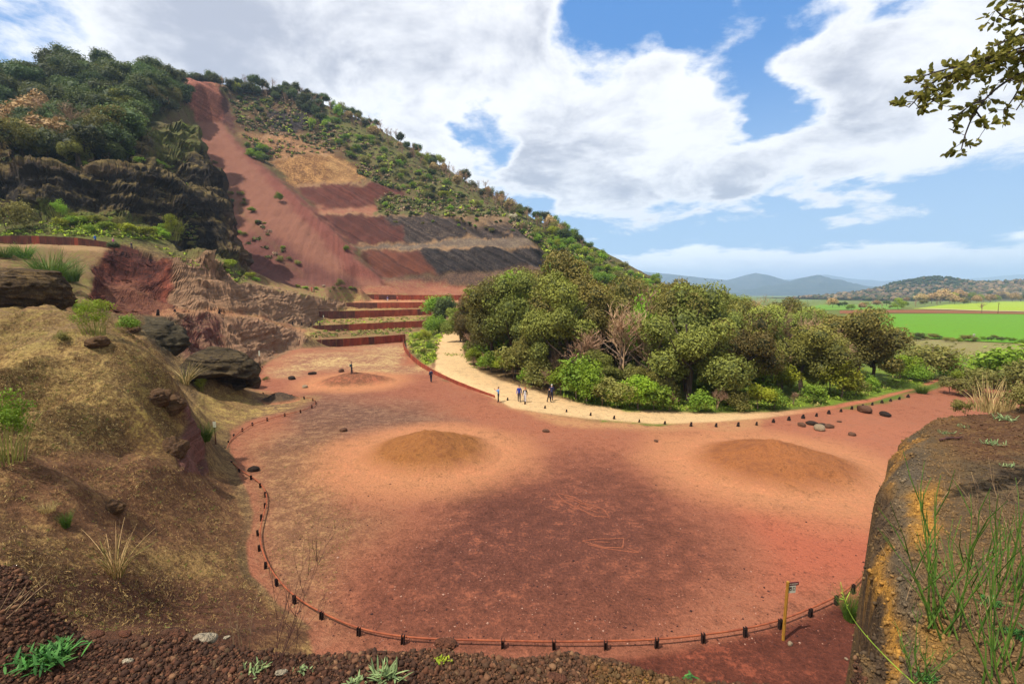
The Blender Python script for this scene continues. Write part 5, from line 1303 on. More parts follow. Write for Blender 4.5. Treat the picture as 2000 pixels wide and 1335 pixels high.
for i in range(22):
    px = 930+i*34+R.uniform(-12, 12); by = float(np.interp(px, [a for a, _ in GROVE], [b for _, b in GROVE]))-R.uniform(10, 26); p = hit(px, by, 30) or at_z(px, by, .3)
    kd = R.choice(['olive', 'bare', 'green', 'bare', 'oak', 'lime']); plant(kd, p, R.uniform(2.2, 5.2), f'{ORD[i]} undergrowth bush from the left behind the roadside shrubs of the grove', 'shrub', 'undergrowth of the grove', 'undergrowth_bush', R.uniform(.8, 1.3), ('stems', 'foliage'))
# verge between steel wall and road
for i, (px, by, hpx, kd) in enumerate([(842,655,38,'green'),(830,668,26,'lime'),(850,640,34,'lime'),(858,650,40,'green'),(818,665,20,'lime'),(838,685,20,'green'),(848,620,50,'green'),(862,618,44,'lime'),(872,610,40,'green'),(848,700,14,'lime'),(828,690,14,'olive'),(812,680,14,'green')]):
    p = hit(px, by, 60)
    plant(kd, p, hpx*p[1]/FPX, f'{ORD[i]} bright shrub on the strip between steel walls and road', 'shrub', 'shrubs between steel walls and road', 'shrub', 1.2, ('stems', 'foliage'))
# right of the grove and beyond the spur
RB = [(1815,742,82,'olive',1.25,'large olive green broom shrub right of the grove'), (1762,742,56,'lime',1.2,'lime shrub between the grove tip and the broom shrub'), (1790,746,36,'green',1.3,'low green shrub in front of the large broom shrub'), (1850,735,48,'green',1.1,'green shrub at the right side of the broom shrub'),
 (1960,760,96,'green',1.5,'wide green bush at the right edge below the field'), (1915,772,60,'olive',1.3,'olive bush beside the end of the road'), (1990,775,80,'olive',1.2,'tawny bush above the cinder spur'), (2040,770,110,'green',1.2,'green bush cut by the right edge'), (1860,770,40,'olive',1.5,'low scrub at the far side of the spur'), (1800,768,22,'broom',1.2,'small broom at the end of the stub row'), (1885,758,44,'lime',1.2,'yellow flowered shrub by the end of the road')]
for px, by, hpx, kd, w, lb in RB:
    p = at_z(px, by, 0); plant(kd, p, hpx*p[1]/FPX*1.1, lb, 'shrub', 'shrubs right of the grove', 'shrub', w, ('stems', 'foliage'))
for i in range(26):
    px = 1735+i*13+R.uniform(-5, 5); p = at_z(px, 665+R.uniform(-3, 5)+max(0, (px-1900)*.02), 0)
    kd = R.choice(['olive', 'green', 'oakd', 'olive']); plant(kd, p, R.uniform(1.0, 2.2), 'low hedge bush along the near edge of the green field', 'shrub', 'hedge along the green field', 'hedge_bush', 1.5, ('stems', 'foliage'))

# ------------------------------------------------------------------ vegetation: forest and scrub of the volcano
def inside(px, py, poly):
    c = False; n = len(poly)
    for i in range(n):
        x0, y0 = poly[i]; x1, y1 = poly[(i+1) % n]
        if (y0 > py) != (y1 > py) and px < (x1-x0)*(py-y0)/(y1-y0)+x0: c = not c
    return c
def scatter(poly, n, kinds, hr, label, cat, group, name, mind=.55, ymin=40, wide=(.9, 1.15), parts=('trunk', 'crown'), skew=None):
    xs = [p[0] for p in poly]; ys = [p[1] for p in poly]; P = []; t = 0
    while len(P) < n and t < n*60:
        t += 1; px, py = R.uniform(min(xs), max(xs)), R.uniform(min(ys), max(ys))
        if not inside(px, py, poly): continue
        p = hit(px, py, ymin)
        if p is None: continue
        h = R.uniform(*hr)
        if any((p[0]-q[0])**2+(p[1]-q[1])**2 < (mind*h)**2 for q in P): continue
        P.append(p); kd = R.choices([k for k, _ in kinds], [w for _, w in kinds])[0]
        fx_, fy_ = (px-min(xs))/(max(xs)-min(xs)), (py-min(ys))/(max(ys)-min(ys)); where = ('upper', 'middle', 'lower')[min(2, int(fy_*3))]+' '+('left', 'central', 'right')[min(2, int(fx_*3))]
        size_ = 'small ' if h < hr[0]+.33*(hr[1]-hr[0]) else ('large ' if h > hr[0]+.67*(hr[1]-hr[0]) else '')
        lb_ = label[kd] if isinstance(label, dict) else label
        lb_ = (size_ if not lb_.startswith(('small', 'low', 'tall', 'large')) else '')+lb_+', '+where+' part'
        plant(kd, p, h, lb_, cat, group, name[kd] if isinstance(name, dict) else name, R.uniform(*wide), parts, sink=.2)
    return P
nm = {'oakd': 'oak_tree', 'bares': 'bare_tree', 'lime': 'spring_tree', 'limes': 'spring_tree', 'green': 'green_tree', 'olive': 'olive_tree', 'tan': 'bare_tree', 'blos': 'blossom_tree', 'oak': 'oak_tree'}
FOREST = [(-60,150),(0,150),(150,140),(300,150),(335,165),(368,178),(372,205),(330,215),(300,235),(262,262),(240,300),(225,325),(110,330),(0,338),(-60,345)]
scatter(FOREST, 175, [('oakd', .88), ('bares', .07), ('tan', .05)], (5.5, 12), {'oakd': 'dark evergreen oak in the wood above the black cliff', 'bares': 'leafless grey tree in the wood above the black cliff', 'tan': 'tan budding tree in the wood above the black cliff'}, 'tree', 'trees in the wood above the black cliff', nm, .5, 90)
for px, by, hpx, kd, w, lb in [(140,290,95,'bare',1.3,'large leafless tan tree among the dark oaks above the cliff'), (205,300,90,'oak',1.1,'broad dark oak on the brink of the black cliff'), (235,240,62,'oak',1.1,'round light green oak on the brink right of the leafless tree'), (330,215,52,'oak',1.0,'dark oak at the brink nearest the red scar'), (300,225,50,'oak',1.0,'dark oak second from the red scar on the brink'), (60,320,80,'oak',1.2,'dark oak low on the brink at the left'), (150,325,60,'oak',1.0,'dark oak below the leafless tan tree'), (15,325,90,'oak',1.1,'dark oak cut by the left edge above the cliff')]:
    p = hit(px, by, 90); plant(kd, p, hpx*p[1]/FPX, lb, 'tree', 'trees on the brink of the cliff', 'bare_tree' if kd == 'bare' else 'oak_tree', w)
scatter([(270,165),(368,176),(376,206),(330,228),(285,245),(262,270),(250,250)], 34, [('oakd', 1)], (6, 9), 'dark evergreen oak in the wood next to the red scar', 'tree', 'trees in the wood next to the scar', nm, .42, 90)
SKY1 = [(430,162),(500,172),(560,178),(640,205),(625,232),(540,200),(470,190),(436,185)]
scatter(SKY1, 46, [('oakd', .66), ('bares', .34)], (6, 10), {'oakd': 'small dark oak on the skyline right of the red scar', 'bares': 'leafless tree on the skyline right of the red scar'}, 'tree', 'trees on the skyline right of the scar', nm, .45, 150)
for i, px in enumerate((352,362,372,381,390,398,406,414,421,428)):
    q = at_y(px, 158+.06*(px-350), 282+R.uniform(0, 12)); z_top = float(zt(q[0], q[1])); plant('oakd', (q[0], q[1], z_top-1.8), R.uniform(6.5, 9.5), f'{ORD[i]} dark oak from the left on the brink above the red scar', 'tree', 'trees above the red scar', 'oak_tree')
SKY2 = [(640,204),(700,229),(800,288),(900,347),(1000,402),(1060,434),(1130,466),(1110,478),(1000,425),(900,372),(800,315),(700,255),(640,225)]
scatter(SKY2, 150, [('bares', .58), ('tan', .12), ('oakd', .14), ('olive', .1), ('lime', .06)], (4.5, 9), {'bares': 'leafless brown tree on the long right-hand skyline', 'tan': 'tan budding tree on the long right-hand skyline', 'oakd': 'dark oak on the long right-hand skyline', 'olive': 'olive tree on the long right-hand skyline', 'lime': 'lime green tree on the long right-hand skyline'}, 'tree', 'trees on the right-hand skyline', nm, .4, 150)
FLANK = [(640,230),(720,270),(820,330),(920,390),(1000,430),(1060,470),(1040,475),(980,420),(860,405),(790,375),(730,355),(700,320),(640,285),(600,230)]
scatter(FLANK, 80, [('green', .28), ('olive', .32), ('limes', .17), ('oakd', .13), ('bares', .08), ('blos', .04)], (2.2, 5.2), {'green': 'green shrub on the scrubby upper flank of the quarry', 'olive': 'olive shrub on the scrubby upper flank of the quarry', 'limes': 'lime shrub on the scrubby upper flank of the quarry', 'oakd': 'small dark oak on the scrubby upper flank of the quarry', 'bares': 'leafless shrub on the scrubby upper flank of the quarry', 'blos': 'white flowering shrub on the upper flank of the quarry'}, 'shrub', 'shrubs on the upper flank', 'shrub', .4, 150, (1.0, 1.5), ('stems', 'foliage'))
FLANK2 = [(1040,440),(1130,470),(1180,500),(1225,528),(1280,550),(1310,568),(1240,566),(1050,545),(1070,500),(1040,470)]
scatter(FLANK2, 84, [('green', .42), ('lime', .12), ('limes', .2), ('olive', .12), ('oakd', .08), ('bares', .06)], (3, 6), {'green': 'bright green shrub on the lower right flank of the hill', 'lime': 'lime tree on the lower right flank of the hill', 'limes': 'lime shrub on the lower right flank of the hill', 'olive': 'olive shrub on the lower right flank of the hill', 'oakd': 'dark oak on the lower right flank of the hill', 'bares': 'leafless shrub on the lower right flank of the hill'}, 'shrub', 'shrubs on the lower right flank', 'shrub', .42, 150, (1.0, 1.4), ('stems', 'foliage'))
BENCH = [(640,232),(600,225),(560,205),(480,190),(450,200),(470,255),(520,262),(620,285),(650,300)]
scatter(BENCH, 22, [('olive', .45), ('green', .3), ('oakd', .15), ('limes', .1)], (1.6, 3.6), 'low bush on the brown upper benches near the scar', 'shrub', 'bushes on the upper benches', 'shrub', .5, 150, (1.1, 1.6), ('stems', 'foliage'))
scatter([(740,378),(870,398),(990,410),(985,424),(740,420)], 24, [('olive', .5), ('green', .25), ('limes', .15), ('bares', .1)], (1.5, 3.2), 'low bush on the bench between the red and black faces', 'shrub', 'bushes between the faces', 'shrub', .4, 150, (1.1, 1.6), ('stems', 'foliage'))
scatter([(400,290),(450,360),(520,440),(600,510),(590,545),(500,520),(440,440),(430,360)], 20, [('olive', .5), ('green', .3), ('oakd', .2)], (1.0, 2.6), 'low bush scattered on the red scree', 'shrub', 'bushes on the scree', 'shrub', .6, 120, (1.2, 1.7), ('stems', 'foliage'))
scatter([(720,400),(860,415),(1000,420),(1030,460),(900,450),(760,440)], 26, [('olive', .5), ('green', .3), ('oakd', .2)], (1.2, 2.6), 'low bush straying onto the upper black face', 'shrub', 'bushes on the upper black face', 'shrub', .9, 150, (1.1, 1.6), ('stems', 'foliage'))
scatter([(470,275),(520,300),(520,320),(490,310)], 10, [('green', .6), ('oakd', .4)], (3, 5), 'green bush at the top of the scree beside the benches', 'shrub', 'bushes at the head of the scree', 'shrub', .4, 120, (1.1, 1.5), ('stems', 'foliage'))
for px, by, hpx, kd, lb in [(609,257,28,'limes','bright yellow green young tree on the upper bench'), (636,254,22,'limes','second bright yellow green young tree on the upper bench'), (664,238,34,'limes','tall yellow green tree under the skyline'), (462,190,30,'limes','yellow green tree right of the red scar'), (545,395,22,'green','green bush on the scree edge below the brown face'), (677,492,16,'green','round green bush at the foot of the scree edge'), (665,562,20,'olive','tawny bush at the foot of the scree'), (1105,450,34,'lime','tall green tree at the right end of the skyline'), (1085,452,36,'lime','lime tree second from the right end of the skyline'), (1125,462,30,'green','last green tree on the right-hand skyline'), (510,305,26,'green','green bush left of the brown face'), (728,262,22,'green','vivid green bush under the skyline')]:
    p = hit(px, by, 90) or hit(px, by+12, 90); plant(kd, p, hpx*p[1]/FPX, lb, 'tree' if 'tree' in lb else 'shrub', None, 'spring_tree' if 'tree' in lb else 'shrub', 1.0 if 'tree' not in lb else .7, ('stems', 'foliage') if 'tree' not in lb else ('trunk', 'crown'))
# ledge under the black cliff, cliff tufts
LEDGEV = [(100,440),(150,425),(240,440),(330,455),(345,470),(270,468),(180,462),(110,462)]
scatter(LEDGEV, 24, [('limes', .45), ('green', .45), ('olive', .1)], (1.2, 3.0), 'fresh green shrub on the ledge under the black cliff', 'shrub', 'shrubs under the black cliff', 'shrub', .45, 80, (1.1, 1.6), ('stems', 'foliage'))
for px, by, hpx, kd, lb in [(338,470,62,'spring','bright yellow green bush at the foot of the black cliff'), (325,462,30,'limes','lime bush beside the bright yellow green one'), (20,455,80,'olive','olive shrub at the left edge under the cliff'), (118,440,56,'spring','thin lime sapling under the cliff')]:
    p = hit(px, by, 70) or at_y(px, by, 90); plant(kd, p, hpx*p[1]/FPX, lb, 'shrub', None, 'shrub', .9, ('stems', 'foliage'))
scatter([(240,330),(262,290),(300,255),(372,250),(395,310),(340,330),(300,345),(255,370)], 34, [('olive', .5), ('oakd', .3), ('green', .2)], (1.0, 2.6), 'scrubby bush clinging to the top of the black buttress', 'shrub', 'bushes on the black buttress', 'shrub', .5, 90, (1.1, 1.6), ('stems', 'foliage'))
scatter([(230,400),(260,360),(330,400),(420,470),(470,530),(400,500),(320,450)], 10, [('olive', .8), ('green', .2)], (.7, 1.6), 'small tuft growing on the face of the black buttress', 'shrub', 'tufts on the black buttress', 'shrub', .8, 90, (1.1, 1.6), ('stems', 'foliage'))
scatter([(430,510),(500,545),(600,560),(700,562),(690,575),(560,562),(440,540)], 16, [('olive', .4), ('limes', .4), ('green', .2)], (.7, 1.6), 'low green bush along the upper path at the foot of the scree', 'shrub', 'bushes along the upper path', 'shrub', .7, 100, (1.2, 1.8), ('stems', 'foliage'))
scatter([(905,568),(965,566),(985,575),(940,592),(915,580)], 12, [('limes', 1)], (1.5, 2.6), 'yellow green bush at the right end of the topmost wall', 'shrub', 'bushes by the topmost wall', 'shrub', .6, 100, (1.2, 1.8), ('stems', 'foliage'))

# ------------------------------------------------------------------ ground cover (nobody could count it)
M_COVER = attr_mat('ground_cover_leaves', .8, 2.0, .5, 0)
def cover(name, polys, size, per, pal, seed, ymin=8.0, up=.5, asp=.4, flat=.6):
    rs = np.random.RandomState(seed); C, K = [], []
    for poly, n, w in polys:
        P = np.array(poly, float); m = int(n*3.2); px = rs.uniform(P[:, 0].min(), P[:, 0].max(), m); py = rs.uniform(P[:, 1].min(), P[:, 1].max(), m)
        k = inside_many(px, py, poly); px, py = px[k], py[k]
        q = hit_many(px, py, ymin); q = q[~np.isnan(q[:, 0])]
        nz = vnoise(q[:, 0]/3., q[:, 1]/3., seed=seed)+.5*vnoise(q[:, 0]/.9, q[:, 1]/.9, seed=seed+1)
        q = q[nz > rs.uniform(-1.0, .4, len(q))][:n]
        C.append(q); K.append(rs.choice(len(pal), len(q), p=w))
    C = np.concatenate(C); K = np.concatenate(K); n = len(C); S = rs.uniform(size[0], size[1], n)
    Cc = np.repeat(C, per, 0); Ss = np.repeat(S, per)
    d = rs.normal(size=(n*per, 3)); d[:, 2] = np.abs(d[:, 2])*flat; 
    Cc = Cc + d*(Ss*.5)[:, None]
    N = d+np.array([0, 0, .4]); N += .8*rs.normal(size=N.shape); N /= np.linalg.norm(N, axis=1)[:, None]
    t = rs.normal(size=N.shape); t[:, 2] += up; t -= (t*N).sum(1)[:, None]*N; t /= np.linalg.norm(t, axis=1)[:, None]; s = np.cross(N, t)
    a = (Ss*.5)[:, None]; V = np.stack([Cc-t*a, Cc+s*a*asp, Cc+t*a, Cc-s*a*asp], 1).reshape(-1, 3)
    col = np.array(pal)[np.repeat(K, per)]*rs.uniform(.65, 1.35, (n*per, 1))
    o = mesh_obj(name, V, np.arange(len(V)).reshape(-1, 4), M_COVER); vcol(o, 'col', np.repeat(col, 4, 0)); o['kind'] = 'stuff'; return o
PAL_H = [A(84,92,44), A(128,140,48), A(150,124,96), A(62,72,40), A(170,184,60)]
cover('hill_scrub', [(FLANK, 1500, [.3,.2,.26,.16,.08]), (FLANK2, 650, [.2,.36,.12,.1,.22]), (SKY2, 900, [.16,.08,.6,.14,.02]), (SKY1, 220, [.2,.05,.45,.3,0]), (BENCH, 450, [.4,.14,.3,.1,.06]), ([(740,378),(870,398),(990,410),(985,424),(740,420)], 380, [.4,.2,.3,.06,.04]),
   ([(690,320),(760,350),(800,378),(735,358),(700,340)], 160, [.4,.2,.3,.1,0]), ([(470,265),(640,292),(640,300),(535,314)], 80, [.4,.3,.3,0,0]), ([(400,290),(450,360),(560,490),(590,545),(500,520),(440,440)], 26, [.5,.3,.2,0,0]),
   ([(1000,424),(1050,450),(1070,482),(1030,465),(1000,440)], 150, [.3,.3,.3,.1,0]), ([(60,140),(330,160),(240,320),(0,330)], 320, [.2,.1,.3,.4,0])], (.6, 1.5), 22, PAL_H, 5, 90, .6, .5, .8)
PAL_L = [A(176,194,54), A(128,150,50), A(104,108,54), A(150,136,84)]
cover('ledge_scrub', [(LEDGEV, 420, [.3,.4,.2,.1]), ([(-20,410),(110,415),(110,460),(-20,462)], 160, [.1,.3,.5,.1]), ([(250,340),(300,255),(375,250),(400,320),(440,420),(470,520),(400,500),(300,440)], 700, [.03,.17,.5,.3]), ([(255,300),(290,255),(375,248),(395,300),(330,330)], 420, [.05,.25,.5,.2]), ([(300,480),(430,510),(500,545),(470,552),(380,530)], 220, [.15,.3,.35,.2]), ([(830,640),(868,600),(872,640),(850,690),(848,715),(800,690),(794,660)], 260, [.35,.35,.2,.1]), ([(600,660),(794,652),(832,640),(612,648)], 160, [.05,.25,.4,.3]), ([(612,637),(832,628),(842,617),(622,626)], 160, [.1,.3,.3,.3])], (.22, .6), 16, PAL_L, 6, 60, .9, .4, .7)
PAL_B = [A(176,142,90,.7), A(140,118,70,.7), A(110,122,50,.7), A(196,170,110,.7), A(110,84,60,.7)]
BANKP = [(0,610),(130,606),(235,632),(320,690),(335,770),(345,880),(440,950),(470,1050),(485,1130),(560,1200),(600,1235),(300,1240),(60,1230),(0,1150)]
cover('bank_grass', [([(0,610),(130,606),(235,632),(320,690),(335,770),(345,880),(200,880),(0,900)], 5600, [.36,.28,.08,.16,.12]), ([(0,890),(345,870),(440,950),(470,1050),(485,1130),(560,1200),(600,1235),(300,1240),(60,1230),(0,1150)], 4200, [.30,.22,.05,.05,.38]), ([(0,480),(190,490),(180,590),(0,600)], 500, [.4,.2,.1,.2,.1]), ([(395,760),(490,770),(520,800),(450,850),(400,850),(385,800)], 350, [.3,.25,.1,.3,.05])], (.05, .14), 9, PAL_B, 7, 8, 1.5, .13, .45)
cover('floor_grass', [([(470,860),(640,850),(680,930),(700,1000),(640,1180),(560,1190),(505,1080),(500,960)], 1300, [.4,.2,.08,.22,.1]), ([(500,720),(590,690),(790,668),(800,700),(850,735),(700,722),(560,735)], 500, [.4,.1,.05,.4,.05]), ([(440,850),(520,812),(600,796),(600,780),(470,775)], 250, [.4,.2,.1,.2,.1])], (.04, .11), 6, PAL_B, 8, 8, 1.2, .16, .4)
PAL_V = [A(140,160,52), A(104,124,44), A(160,150,84)]
cover('verge_grass', [([(1090,776),(1220,797),(1400,804),(1600,792),(1760,760),(1830,738),(1800,735),(1600,768),(1400,785),(1200,780)], 1500, [.45,.35,.2]), ([(1740,668),(1900,690),(2000,700),(2000,760),(1840,735),(1740,740)], 700, [.15,.25,.6]), ([(848,690),(905,700),(935,728),(900,690)], 80, [.4,.4,.2])], (.25, .6), 8, PAL_V, 9, 30, 1.4, .2, .5)

def grit():
    rs = np.random.RandomState(12); n = 5200; px = rs.uniform(440, 1900, n*2); py = 780+480*rs.uniform(size=n*2)**.6
    k = inside_many(px, py, [(612,1228),(545,1180),(495,1060),(470,930),(445,880),(520,830),(640,790),(1000,800),(1300,832),(1700,800),(1900,760),(1900,1300),(700,1260)]); px, py = px[k][:n], py[k][:n]
    P = hit_many(px, py, 10); n = len(P); V0 = np.array([(1,0,0),(-1,0,0),(0,1,0),(0,-1,0),(0,0,1),(0,0,-1)], float); F0 = np.array([(0,2,4),(2,1,4),(1,3,4),(3,0,4),(2,0,5),(1,2,5),(3,1,5),(0,3,5)])
    s_ = np.clip(np.exp(rs.normal(math.log(.022), .5, n)), .008, .07); V = V0[None]*rs.uniform(.5, 1.3, (n, 6, 1))*s_[:, None, None]*np.array([1, 1, .6])+P[:, None]
    pal = np.array([A(206,160,136,.6), A(92,56,50,.6), A(150,96,78,.6), A(176,116,92,.6), A(66,44,42,.6)]); c = pal[rs.choice(5, n, p=[.12,.3,.25,.18,.15])]
    o = mesh_obj('floor_gravel', V.reshape(-1, 3), (F0[None]+(np.arange(n)*6)[:, None, None]).reshape(-1, 3), M_PEB); vcol(o, 'col', np.repeat(c, 6, 0)); o['kind'] = 'stuff'
grit()

# ------------------------------------------------------------------ bushes on the near slopes
NB = [(185,655,88,'spring',1.2,'spring_bush','tall yellow green bush on the crest of the left bank'), (15,905,170,'spring',.9,'spring_bush','lime bush cut by the left edge of the picture'), (130,1030,42,'broom',.6,'broom_bush','small upright green broom on the lower bank'), (228,1128,120,'stick',1.0,'bare_shrub','leafless shrub with many thin stems on the lower bank'),
 (362,752,62,'stick',1.1,'dry_shrub','dry straw coloured shrub in front of the overhanging rock'), (392,765,34,'spring',1.0,'spring_bush','small bright green bush under the overhanging rock'), (400,862,44,'broom',.8,'broom_bush','dark broom in the hollow behind the purple rock'), (100,548,70,'broom',1.0,'broom_bush','large green broom on the slope behind the brown outcrop'), (45,505,34,'broom',1.3,'broom_bush','dark green broom below the path at the left'), (140,552,50,'broom',.8,'broom_bush','green broom beside the red excavation'), (10,505,26,'broom',1.3,'broom_bush','low broom at the left edge below the path'), (222,490,20,'oakd',1.3,'dark_bush','dark bush at the head of the red excavation'), (248,650,38,'green',1.2,'green_bush','green bush right of the tall yellow green bush'), (120,668,24,'olive',1.3,'olive_tuft','low olive tuft left of the tall bush'), (1660,1210,76,'broom',.6,'broom_bush','green broom at the right end of the long fence'), (1692,1180,60,'broom',.5,'broom_bush','second broom against the foot of the spur'), (155,612,24,'green',1.3,'green_bush','small bush behind the crest of the left bank'), (92,1000,26,'tuft',1.0,'dry_tuft','dry grass tuft on the lower bank'), (520,745,12,'olive',1.2,'olive_tuft','small tuft by the far fence'), (450,528,26,'limes',1.2,'spring_bush','yellow green bush on the slope below the black buttress'), (490,545,18,'limes',1.3,'spring_bush','lime bush at the foot of the scree by the upper path')]
for px, by, hpx, kd, w, nme, lb in NB:
    p = at_z(px, by, 0) if px > 1500 else (hit(px, by, 8) or at_y(px, by, 30))
    plant(kd, p, hpx*p[1]/FPX, lb, 'shrub' if 'tuft' not in nme else 'tuft', None, nme, w, ('stems', 'foliage'))

# ------------------------------------------------------------------ trees and hedges across the fields
FT = [(1626,600,22,'tan','bare'),(1662,606,15,'green','green'),(1682,604,14,'tan','tan'),(1700,604,9,'olive','olive'),(1722,603,13,'bares','leafless'),(1740,602,8,'olive','low olive'),(1755,604,24,'lime','yellow green'),(1707,636,42,'olive','large airy olive'),(1788,600,16,'bares','grey leafless'),(1800,592,22,'tan','tan'),(1820,592,24,'tan','tall tan'),(1838,591,28,'tan','broad straw coloured'),(1857,591,25,'lime','lime'),(1874,589,28,'tan','tall brownish'),(1893,589,23,'lime','second lime'),(1915,589,17,'lime','low lime'),(1917,611,28,'bares','lone leafless'),(1953,586,20,'tan','pinkish'),(1968,586,16,'tan','small tan'),(1985,570,12,'lime','distant lime'),(1749,583,10,'tan','far tan'),(1650,598,10,'oakd','dark'),(1770,590,12,'tan','hazy tan'),(1780,585,12,'oakd','far dark'),(1935,588,10,'oakd','low dark'),(1995,588,14,'oakd','dark hedge'),(1805,596,14,'olive','low olive'),(1830,597,12,'bares','thin leafless'),(1865,594,18,'tan','pale tan'),(1882,594,16,'olive','olive green'),(1905,592,18,'tan','brown budding'),(1932,591,20,'tan','broad brown'),(1945,589,16,'lime','yellowish'),(1978,589,18,'tan','straw'),(1640,600,12,'oakd','dark round'),(1690,599,12,'olive','small olive'),(1712,598,14,'tan','rusty'),(1732,597,12,'oakd','dark squat'),(1768,598,12,'green','fresh green')]
for i, (px, by, hpx, kd, ds) in enumerate(FT):
    p = at_z(px, max(by, 583.5), .2); plant(kd, p, hpx*p[1]/FPX, f'{ds} tree across the fields, {ORD[i]} of the far trees listed from the left' if False else f'{ds} tree standing beyond the green field', 'tree', 'trees beyond the green field', 'field_tree', 1.25 if kd != 'bares' else 1.0)

def wood_on_hill():
    V = HW[0][1]; n, rows = 160, 24
    rs = np.random.RandomState(4); Vi, Fi = ICO[2]; cnt = 2200
    j = rs.uniform(1, 13.2, cnt); i = rs.uniform(0, n-1.01, cnt); G = V.reshape(rows, n, 3)
    i0 = i.astype(int); j0 = j.astype(int); a = (i-i0)[:, None]; b = (j-j0)[:, None]
    P = G[j0, i0]*(1-a)*(1-b)+G[j0, i0+1]*a*(1-b)+G[j0+1, i0]*(1-a)*b+G[j0+1, i0+1]*a*b
    px, py = project(P[:, 0], P[:, 1], P[:, 2])
    r = rs.uniform(2.8, 5.6, cnt); jit = 1+.28*fbm(np.tile(Vi[:, 0]*2, cnt)+np.repeat(i, len(Vi))*7, np.tile(Vi[:, 1]*2, cnt), np.tile(Vi[:, 2]*2, cnt), o=2, seed=3).reshape(cnt, -1, 1)*1.6
    jit = jit*rs.uniform(.85, 1.15, (cnt, len(Vi), 1))
    W = Vi[None]*jit*r[:, None, None]*np.array([1, 1, .95])+P[:, None]+np.array([0, 0, 2.2])
    F = (Fi[None]+(np.arange(cnt)*len(Vi))[:, None, None]).reshape(-1, 3)
    dark = sstep(py, 566, 552)*sstep(px, 1700, 1740)*(1-sstep(px, 1870, 1900))
    dk = rs.uniform(size=cnt) < .22+.75*dark
    pal = np.array([A(128,106,82), A(108,94,72), A(150,126,92), A(92,92,60)])
    c = np.where(dk[:, None], A(58,70,42)*rs.uniform(.7, 1.3, (cnt, 1)), pal[rs.randint(0, 4, cnt)]*rs.uniform(.8, 1.2, (cnt, 1)))
    o = mesh_obj('hill_wood', W.reshape(-1, 3), F, M_COVER); vcol(o, 'col', np.repeat(c, len(Vi), 0)*rs.uniform(.5, .95, (cnt*len(Vi), 1))); o['kind'] = 'stuff'
wood_on_hill()

